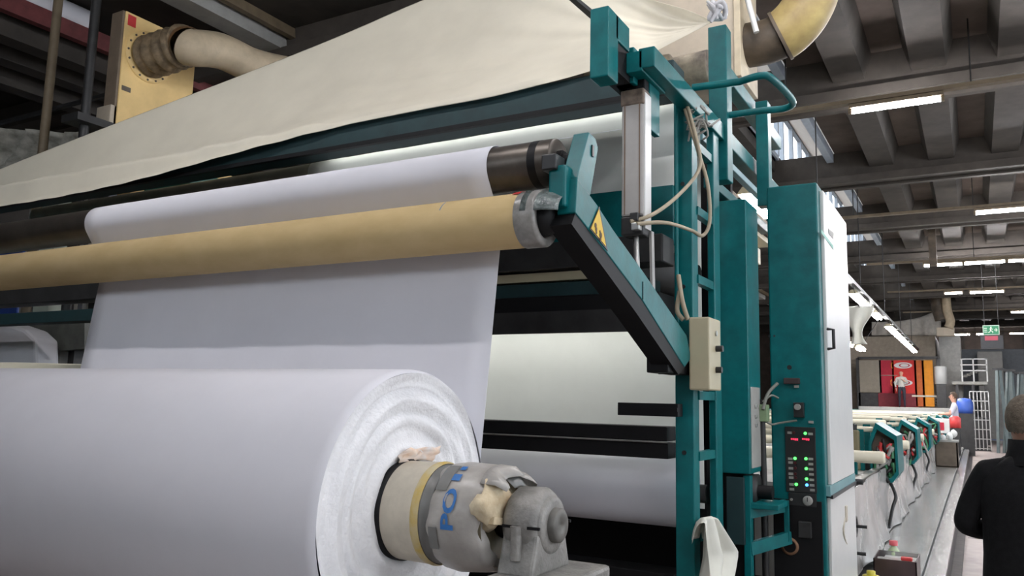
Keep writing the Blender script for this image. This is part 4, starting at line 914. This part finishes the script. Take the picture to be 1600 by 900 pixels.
for py,rx_ in ((571,.40),(598,.42)):
    c=at(1411,py,y=YC)
    m=MB(); m.add([(c.x+rx_*math.cos(2*pi*k/28),YC-.018,c.z+.15*math.sin(2*pi*k/28)) for k in range(28)],[tuple(range(28))]); ov=m.build('white_oval',DOORW,pc_)
    m=MB(); m.add([(c.x+.06+rx_*.6*q*math.cos(2*pi*k/28),YC-.022,c.z+.1*q*math.sin(2*pi*k/28)) for q in (1,.75) for k in range(28)],[(k,(k+1)%28,28+(k+1)%28,28+k) for k in range(28)]); m.build('grey_ring',MAROON,ov)
    m=MB()
    for k in range(6):
        t=pi/2+pi*(k+.5)/6; x=c.x-rx_-.07+.05*math.cos(t); m.box(x-.025,x+.025,YC-.017,YC-.013,c.z+.13*math.sin(t)-.02,c.z+.13*math.sin(t)+.02)
    m.build('orange_rays',ORANGE,pc_)
cf=thing('cloth_stand','dark steel frame holding the printed cloth','stand',(-3,YC,0))
a=at(1340,561,y=YC+.1); b_=at(1466,561,y=YC+.1)
MB().bar((a.x,YC+.1,a.z+.05),(b_.x,YC+.1,a.z+.05),.1,.12).build('top_bar',DGREY,cf)
for x in (a.x,b_.x): MB().box(x-.08,x+.08,YC+.05,YC+.2,0,a.z+.05).build('post',DGREY,cf)
for k in range(5):
    z=1.7+.12*k; MB().box(b_.x-.35,b_.x,YC+.0,YC+.05,z,z+.05).build('rung',DGREY,cf)
MB().box(a.x,at(1376,600,y=YC).x,YC+.05,YC+.1,1.3,2.3).build('lower_screen',DGREY,cf)
# pale dryer behind
def slab(name,label,cat,px0,px1,py0,py1,y,dep,mt,foot=True,grp=None):
    a=at(px0,py1,y=y); b_=at(px1,py0,y=y); z0=0 if foot else a.z
    return tag(MB().bevbox(a.x,b_.x,y,y+dep,z0,b_.z,.03).build(name,mt),label,cat,grp)
slab('dryer_housing','wide beige dryer housing above and behind the printed cloth','dryer',1318,1461,524,560,46,6,mat('beige_dryer',(.42,.36,.28),.6))
slab('dryer_column','pale grey tall dryer column right of printed cloth','dryer',1470,1500,525,596,45.5,3,mat('pale_dryer',(.44,.44,.41),.6))
pf_t=thing('white_tank','white round tank beside the pale dryer column','tank',(at(1470,588,y=43.7).x,43.7,0)); m=MB(); c=at(1470,588,y=43.7); zt=at(1470,572,y=43.7).z; zb=at(1470,600,y=43.7).z; m.lathe((c.x,43.7,zb),(0,0,1),[(0,.01),(0,.27),(zt-zb-.05,.27),(zt-zb,.2),(zt-zb,.01)],24); MB().box(c.x-.2,c.x+.2,43.5,43.9,0,zb).build('tank_stand',DGREY,pf_t)
m.build('tank_body',DOORW,pf_t)
# hanging white drape
rows=[]
for i in range(26):
    t=i/25; row=[]
    for j in range(9):
        s_=j/8; p=at(1362+t*108,(503-22*t**3)+(524-(503-22*t**3))*s_,y=46-.4); p.y+=.12*math.sin(t*38)*s_+.05*math.sin(t*21); row.append(p)
    rows.append(row)
tag(MB().grid(rows).build('white_drape',mat('dull_white_drape',(.50,.47,.42),.9),None,solid=.02),'dull white drape hanging above the beige dryer housing','drape')
pd=thing('far_duct','brown and cream bent duct hanging over the white drape','duct',at(1475,500,y=43))
MB().tube([at(1463,455,y=43.2),at(1465,480,y=43.2),at(1471,500,y=43.2)],.28,16).build('dark_pipe',DUCTB,pd); MB().tube(spline([at(1478,462,y=43),at(1480,485,y=43),at(1485,502,y=43),at(1482,512,y=43)],10),.2,14).build('cream_pipe',DUCTC,pd)
MB().tube([at(1463,455,y=43.2),Vector((at(1463,455,y=43.2).x,43.2,7.19))],.28,16).build('riser',DUCTB,pd)
p=at(1478,518,y=43); MB().bevbox(p.x-.4,p.x+.35,43,43.6,p.z-.2,p.z+.2,.04).build('duct_box',BEIGE2,pd)
p=at(1455,350,y=26); tag(MB().box(p.x-.1,p.x+.1,26,26.2,at(1455,415,y=26).z,7.19).build('roof_pipe',DUCTB),'brown pipe hanging straight down from the roof','pipe')
# platform with stairs and railing
pf=thing('steel_platform','grey steel platform with white railing right of the dryer','platform',(.1,44,0))
def Q(px,py,y=43.5): return at(px,py,y=y)
a=Q(1488,596); b_=Q(1543,601); MB().box(a.x,b_.x,43.5,45.5,b_.z,a.z).build('deck',mat('pale_grey_deck',(.42,.42,.38),.6),pf)
for px in (1502,1520,1541):
    p=Q(px,560); MB().box(p.x-.03,p.x+.03,43.5,43.56,a.z,p.z).build('railing_post',DOORW,pf)
for py in (561,570,579):
    p=Q(1500,py); q=Q(1543,py); MB().box(p.x,q.x,43.5,43.54,p.z-.025,p.z+.025).build('railing_bar',DOORW,pf)
for px in (1495,1520,1540):
    p=Q(px,600); MB().box(p.x-.06,p.x+.06,43.6,43.7,0,a.z).build('leg',DGREY,pf)
for k in range(7):
    p=Q(1506+k*5,588-k*2.2,44.8); MB().box(p.x-.15,p.x+.15,44.6,45.4,p.z-.04,p.z).build('stair_tread',GREYP,pf)
slab('grey_enclosure','large blue grey enclosure behind the platform and exit sign','enclosure',1500,1600,545,640,51,4,mat('blue_grey_sheet',(.16,.18,.20),.6))
slab('pale_duct_hood','pale grey hood on the enclosure behind exit sign','hood',1527,1566,549,560,49.3,1.5,GREYP,True)
# exit sign on its dark board
es=thing('exit_sign','green emergency exit sign with white running figure and arrow','sign',at(1548,512,y=30))
def E_(px0,px1,py0,py1,y=30.0): a=at(px0,py1,y=y); b_=at(px1,py0,y=y); return a.x,b_.x,a.z,b_.z
x0,x1,z0,z1=E_(1536,1561,508,523.5); MB().box(x0,x1,30,30.06,z0,z1).build('sign_rim',SIGNW,es)
x0,x1,z0,z1=E_(1537,1560,509,522.5); sg=MB().box(x0,x1,29.985,30.02,z0,z1).build('green_face',GREENS,es)
cx_,cz_=(x0+x1)/2,(z0+z1)/2; m=MB()
Y_=29.978
def pbar(ax,az,bx_,bz,wd): m.bar((cx_+ax,Y_,cz_+az),(cx_+bx_,Y_,cz_+bz),wd,.008,(0,1,0))
m.cyl((cx_+.0,Y_-.003,cz_+.085),(cx_+.0,Y_+.003,cz_+.085),.022,n=10)
pbar(0,.06,-.015,-.02,.035); pbar(-.01,-.02,.05,-.05,.02); pbar(.05,-.05,.04,-.1,.018); pbar(-.015,-.02,-.05,-.075,.02); pbar(-.05,-.075,-.09,-.075,.018); pbar(0,.055,.05,.02,.015); pbar(0,.055,-.05,.03,.015)
pbar(.09,0,.17,0,.03); pbar(.17,0,.13,.05,.02); pbar(.17,0,.13,-.05,.02)
pbar(-.19,.06,-.11,.06,.022); pbar(-.19,0,-.11,0,.022); pbar(-.19,-.06,-.11,-.06,.022)
m.build('white_symbols',SIGNW,sg)
x0,x1,z0,z1=E_(1533,1567,524,545); MB().box(x0,x1,30.0,30.05,z0,z1).build('dark_board',mat('dark_board',(.03,.033,.036),.6),es)
x0,x1,z0,z1=E_(1539,1559,525,532); MB().box(x0,x1,29.99,30.0,z0,z1).build('red_strip',mat('dull_red_strip',(.38,.06,.09),.6),es)
for px in (1538,1560): p=at(px,508,y=30.03); MB().cyl((p.x,30.03,p.z-.02),(p.x,30.03,7.21),.01,n=6).build('hanger',DGREY,es)
# folded steel trolleys and racks on the right
for k in range(5):
    px=1562+k*9; a=at(px,640,y=36+k*.3); t=thing('folded_rack','dark green grey folded rack, %s from the wire trolley'%['nearest','second','third','fourth','last'][k],'rack',(a.x,36+k*.3,0),'folded racks at the aisle end')
    p=at(px+(6 if k%2 else -2),576+2*k,y=36+k*.3)
    MB().bar((a.x-.12,36+k*.3,.0),(p.x-.05,36.3+k*.3,p.z),.10,.06).build('leg',mat('rack_grey_green',(.10,.13,.13),.5,.2),t); MB().bar((a.x+.2,36+k*.3,.0),(p.x+.05,36.3+k*.3,p.z),.10,.06).build('leg',mat('rack_grey_green',(.1,.13,.13)),t)
    MB().box(p.x-.2,p.x+.2,36.25+k*.3,36.33+k*.3,p.z-.05,p.z+.03).build('top_bar',DGREY,t)
wrk=thing('wire_trolley','bright wire cage trolley between worker and folded racks','trolley',at(1530,650,y=37))
a=at(1517,655,y=37); b_=at(1544,612,y=37)
for k in range(6):
    x=a.x+(b_.x-a.x)*k/5; MB().box(x-.015,x+.015,37,37.03,0.05,b_.z).build('wire',STEEL,wrk)
for k in range(7):
    z=.1+(b_.z-.1)*k/6; MB().box(a.x,b_.x,37,37.03,z-.015,z+.015).build('wire',STEEL,wrk)
MB().box(a.x,b_.x,37.03,37.6,0,.15).build('base',DGREY,wrk); MB().box(a.x+.1,b_.x-.1,37.1,37.5,.15,1.3).build('load',DGREY,wrk)
p=at(1508,646,y=33); zt=at(1508,622,y=33).z
bd=thing('blue_drum','blue drum on a grey stand behind the worker','drum',(p.x,33,0)); hgt=zt-p.z
MB().lathe((p.x,33,p.z),(0,0,1),[(0,.01),(0,.24),(hgt*.3,.26),(hgt*.7,.26),(hgt*.95,.2),(hgt,.01)],24).build('drum_body',BLUEP,bd); MB().box(p.x-.25,p.x+.25,32.75,33.25,0,p.z).build('stand',DGREY,bd)
pal=thing('blue_pallet','blue slatted pallet lying on the aisle floor','pallet',(1,48,0))
c=at(1562,677,y=46.5); c.z=0
for k in range(5): MB().box(c.x-.55,c.x+.6,c.y+.22*k,c.y+.22*k+.14,.14,.17).build('slat',mat('pallet_blue',(.20,.26,.42),.6),pal)
for k in range(3): MB().box(c.x-.55+.52*k,c.x-.43+.52*k,c.y,c.y+1.02,0,.14).build('runner',GREYP,pal)
for k,px in enumerate((1512,1524)):
    c=at(px,665,y=44.6); c.z=0; tag(MB().bevbox(c.x-.3,c.x+.25,c.y,c.y+.5,0,.22,.03).build('red_crate',REDP),'red crate on floor beside the wire trolley','crate','red crates by the wire trolley')
c=at(1530,662,y=47.5); c.z=0; tag(MB().bar((c.x-1.2,c.y+.6,.35),(c.x+1.6,c.y+.6,.35),.08,.1).build('guard_rail',GREYP),'low grey guard rail across the aisle end','rail')
o=[x for x in bpy.data.objects if x.name=='guard_rail'][0]
for dx in (-1.1,1.5): MB().box(c.x+dx-.04,c.x+dx+.04,c.y+.56,c.y+.64,0,.36).build('post',GREYP,o)
# ================================================================== people
def skin_person(name,label,loc,rotz,scale,J,Ed,matf,mats):
    root=thing(name,label,'person',loc)
    me=bpy.data.meshes.new('body'); me.from_pydata([j[:3] for j in J],Ed,[])
    o=bpy.data.objects.new('body_src',me); col.objects.link(o)
    md=o.modifiers.new('skin','SKIN'); md.use_smooth_shade=True; md.branch_smoothing=.4
    for v,j in zip(me.skin_vertices[0].data,J): v.radius=(j[3],j[4] if len(j)>4 else j[3])
    me.skin_vertices[0].data[0].use_root=True
    s=o.modifiers.new('sub','SUBSURF'); s.levels=2; s.render_levels=2
    bpy.context.view_layer.update()
    nm=bpy.data.meshes.new_from_object(o.evaluated_get(bpy.context.evaluated_depsgraph_get())); bpy.data.objects.remove(o)
    nm.name='body'; nm.materials.clear()
    for m_ in mats: nm.materials.append(m_)
    for p in nm.polygons:
        p.material_index=matf(p.center); p.use_smooth=True
    M=Matrix.Translation(Vector(loc))@Matrix.Rotation(rotz,4,'Z')@Matrix.Scale(scale,4)
    nm.transform(M)
    b=bpy.data.objects.new('body',nm); col.objects.link(b); b.parent=root; b.matrix_parent_inverse=Matrix.Translation(-Vector(loc))
    return root,M
def head_parts(root,M,hairm,hz,hy,bald=False):
    # hair cap, ears, eyes, nose tip and mouth on a head centred at (0,hy,hz); faces +y
    def el(name,c,r,mt,cond=None,sub=3):
        bm=bmesh.new(); bmesh.ops.create_icosphere(bm,subdivisions=sub,radius=1)
        if cond: bmesh.ops.delete(bm,geom=[f for f in bm.faces if not cond(f.calc_center_median())],context='FACES')
        for v in bm.verts: v.co=M@(Vector(c)+Vector((v.co.x*r[0],v.co.y*r[1],v.co.z*r[2])))
        bm.verts.index_update(); m=MB(); m.add([v.co for v in bm.verts],[[v.index for v in f.verts] for f in bm.faces],True); bm.free()
        m.build(name,mt,root)
    if not bald: el('hair',(0,hy-.008,hz+.012),(.094,.110,.124),hairm,lambda n:(n.y<.25 and n.z>-.55) or (n.z>.45 and n.y<.75),4)
    for s_ in (-1,1):
        el('ear',(s_*.082,hy-.005,hz-.012),(.012,.022,.034),SKIN)
        el('eye',(s_*.032,hy+.086,hz+.01),(.012,.008,.007),BLACK,None,2)
    el('nose',(0,hy+.10,hz-.02),(.014,.02,.026),SKIN,None,2)
    el('mouth',(0,hy+.088,hz-.06),(.026,.008,.006),MAROON,None,2)
def base_body(arms, wide=1.0, th=1.0):
    J=[(0,0,.93,.15*wide,.115*th),(0,0,1.08,.155*wide,.12*th),(0,-.005,1.24,.165*wide,.125*th),(0,-.01,1.36,.15*wide,.11*th),(0,-.005,1.455,.06,.06),(0,.01,1.52,.062,.062),(0,.02,1.575,.080,.088),(0,.015,1.64,.083,.097),(0,.01,1.70,.060,.07)]
    Ed=[(0,1),(1,2),(2,3),(3,4),(4,5),(5,6),(6,7),(7,8)]
    for s_ in (-1,1):
        i=len(J); J+=[(s_*.10,0,.85,.10,.10),(s_*.105,.015,.50,.065,.065),(s_*.11,-.01,.09,.045,.045),(s_*.115,.06,.035,.04,.03),(s_*.12,.16,.025,.035,.022)]
        Ed+=[(0,i),(i,i+1),(i+1,i+2),(i+2,i+3),(i+3,i+4)]
        sh,el,wr,hd=arms[s_]
        i=len(J); J+=[(*sh,.075,.075),(*((Vector(sh)+Vector(el))/2),.06,.06),(*el,.05,.05),(*((Vector(wr)+Vector(el))/2),.043,.043),(*wr,.03,.03),(*hd,.032,.018)]
        Ed+=[(3,i),(i,i+1),(i+1,i+2),(i+2,i+3),(i+3,i+4),(i+4,i+5)]
        d=(Vector(hd)-Vector(wr)).normalized(); sdv=d.cross(Vector((0,0,1)));
        if sdv.length<.2: sdv=Vector((0,1,0))
        sdv.normalize(); dn=d.cross(sdv).normalized()
        for f_ in range(4):
            L=(.075,.085,.08,.06)[f_]; b0=Vector(hd)+sdv*(.024*(1.5-f_))+d*.012; k=len(J)
            J+=[(*b0,.009,.009),(*(b0+d*L*.5),.0085,.0085),(*(b0+d*L*.85+dn*.02),.0075,.0075)]; Ed+=[(i+5,k),(k,k+1),(k+1,k+2)]
        k=len(J); b0=Vector(wr)+d*.03+sdv*.03; J+=[(*b0,.011,.011),(*(b0+d*.03+sdv*.02),.010,.010),(*(b0+d*.06+sdv*.02),.008,.008)]; Ed+=[(i+4,k),(k,k+1),(k+1,k+2)]
    return J,Ed
# man in the black jacket, seen from behind
arms={s_:((s_*.185,-.01,1.375),(s_*.30,-.03,1.10),(s_*.14,.20,1.05),(s_*.05,.25,1.06)) for s_ in (-1,1)}
J,Ed=base_body(arms,1.18,1.2)
for i,j in enumerate(J):
    if 1.0<j[2]<1.45 and abs(j[0])>.12: J[i]=(*j[:3],j[3]*1.22,j[4]*1.22)
hp_=at(1588,624,y=4.6)
def mf(c):
    if c.z>1.47: return 0
    if c.z<.10: return 3
    if c.z<.80: return 2
    if c.y>.215 and abs(c.x)<.16 and c.z<1.2: return 0
    return 1
SC=(hp_.z+.02)/1.765
man,M=skin_person('person','man in black jacket with short greying hair, seen from behind','',0,1,J,Ed,mf,[SKIN,JACKET,TROU,BLACK]) if False else skin_person('person','man in black jacket with short greying hair, seen from behind',(hp_.x+.035,4.6,0),-.12,SC,J,Ed,mf,[SKIN,JACKET,TROU,BLACK])
head_parts(man,M,HAIR,1.635,.012)
# jacket as a garment: collar and skirt hem over the body
m=MB()
m.lathe((0,0,0),(0,0,1),[(1.42,.115),(1.49,.09),(1.545,.084),(1.545,.074)],28)
m.v=[tuple(M@Vector((v[0],v[1]*1.0-.003,v[2]))) for v in m.v]; m.build('collar',JACKET,man)
rings=[]
for z,rx_,ry_ in ((.74,.225,.165),(.85,.225,.165),(.98,.215,.158),(1.12,.212,.155),(1.25,.225,.155),(1.34,.222,.14),(1.40,.185,.11),(1.455,.10,.085)):
    rings.append([tuple(M@Vector((rx_*math.copysign(abs(math.cos(t))**.85,math.cos(t)),-.005+ry_*math.copysign(abs(math.sin(t))**.85,math.sin(t)),z+.006*math.sin(5*t)))) for t in [2*pi*k/36 for k in range(37)]])
MB().grid(rings).build('jacket_body',JACKET,man,solid=.006)
# man standing on the machine before the printed cloth, facing the aisle, hand to chest
arms={-1:((-.175,-.01,1.38),(-.26,.03,1.13),(-.10,.17,1.27),(-.03,.17,1.33)),1:((.175,-.01,1.38),(.29,-.04,1.12),(.24,.02,.90),(.23,.03,.82))}
J,Ed=base_body(arms)
def mf2(c):
    if c.z>1.46 or (c.z<.9 and abs(c.x)>.19) or (c.y>.13 and c.z>1.2 and c.z<1.42): return 0
    if c.z<.07: return 3
    return 2 if c.z<.95 else 1
q=at(1410,635,y=42.6)
pn_,M=skin_person('person','man in grey jumper standing on machine before printed cloth',(q.x,42.6,1.63),pi,.99,J,Ed,mf2,[SKIN,SHIRTG,TROU,BLACK])
head_parts(pn_,M,mat('grey_hair',(.35,.33,.3),.8),1.635,.012,True)
# worker in pale shirt leaning over the machine
arms={s_:((s_*.17,-.01,1.38),(s_*.22,.10,1.14),(s_*.16,.33,1.12),(s_*.13,.40,1.12)) for s_ in (-1,1)}
J,Ed=base_body(arms)
def mf3(c):
    if c.z>1.46 or (c.y>.10 and 1.0<c.z<1.25 and abs(c.x)>.09): return 0
    if c.z<.07: return 3
    return 2 if c.z<.95 else 1
q=at(1491,640,y=27.4)
wk_,M=skin_person('person','worker in pale shirt and dark trousers reaching toward the machine',(q.x,27.4,.30),pi/2+.1,1.02,J,Ed,mf3,[SKIN,SHIRTB,TROU,BLACK])
head_parts(wk_,M,mat('brown_hair',(.08,.05,.03),.8),1.635,.012)
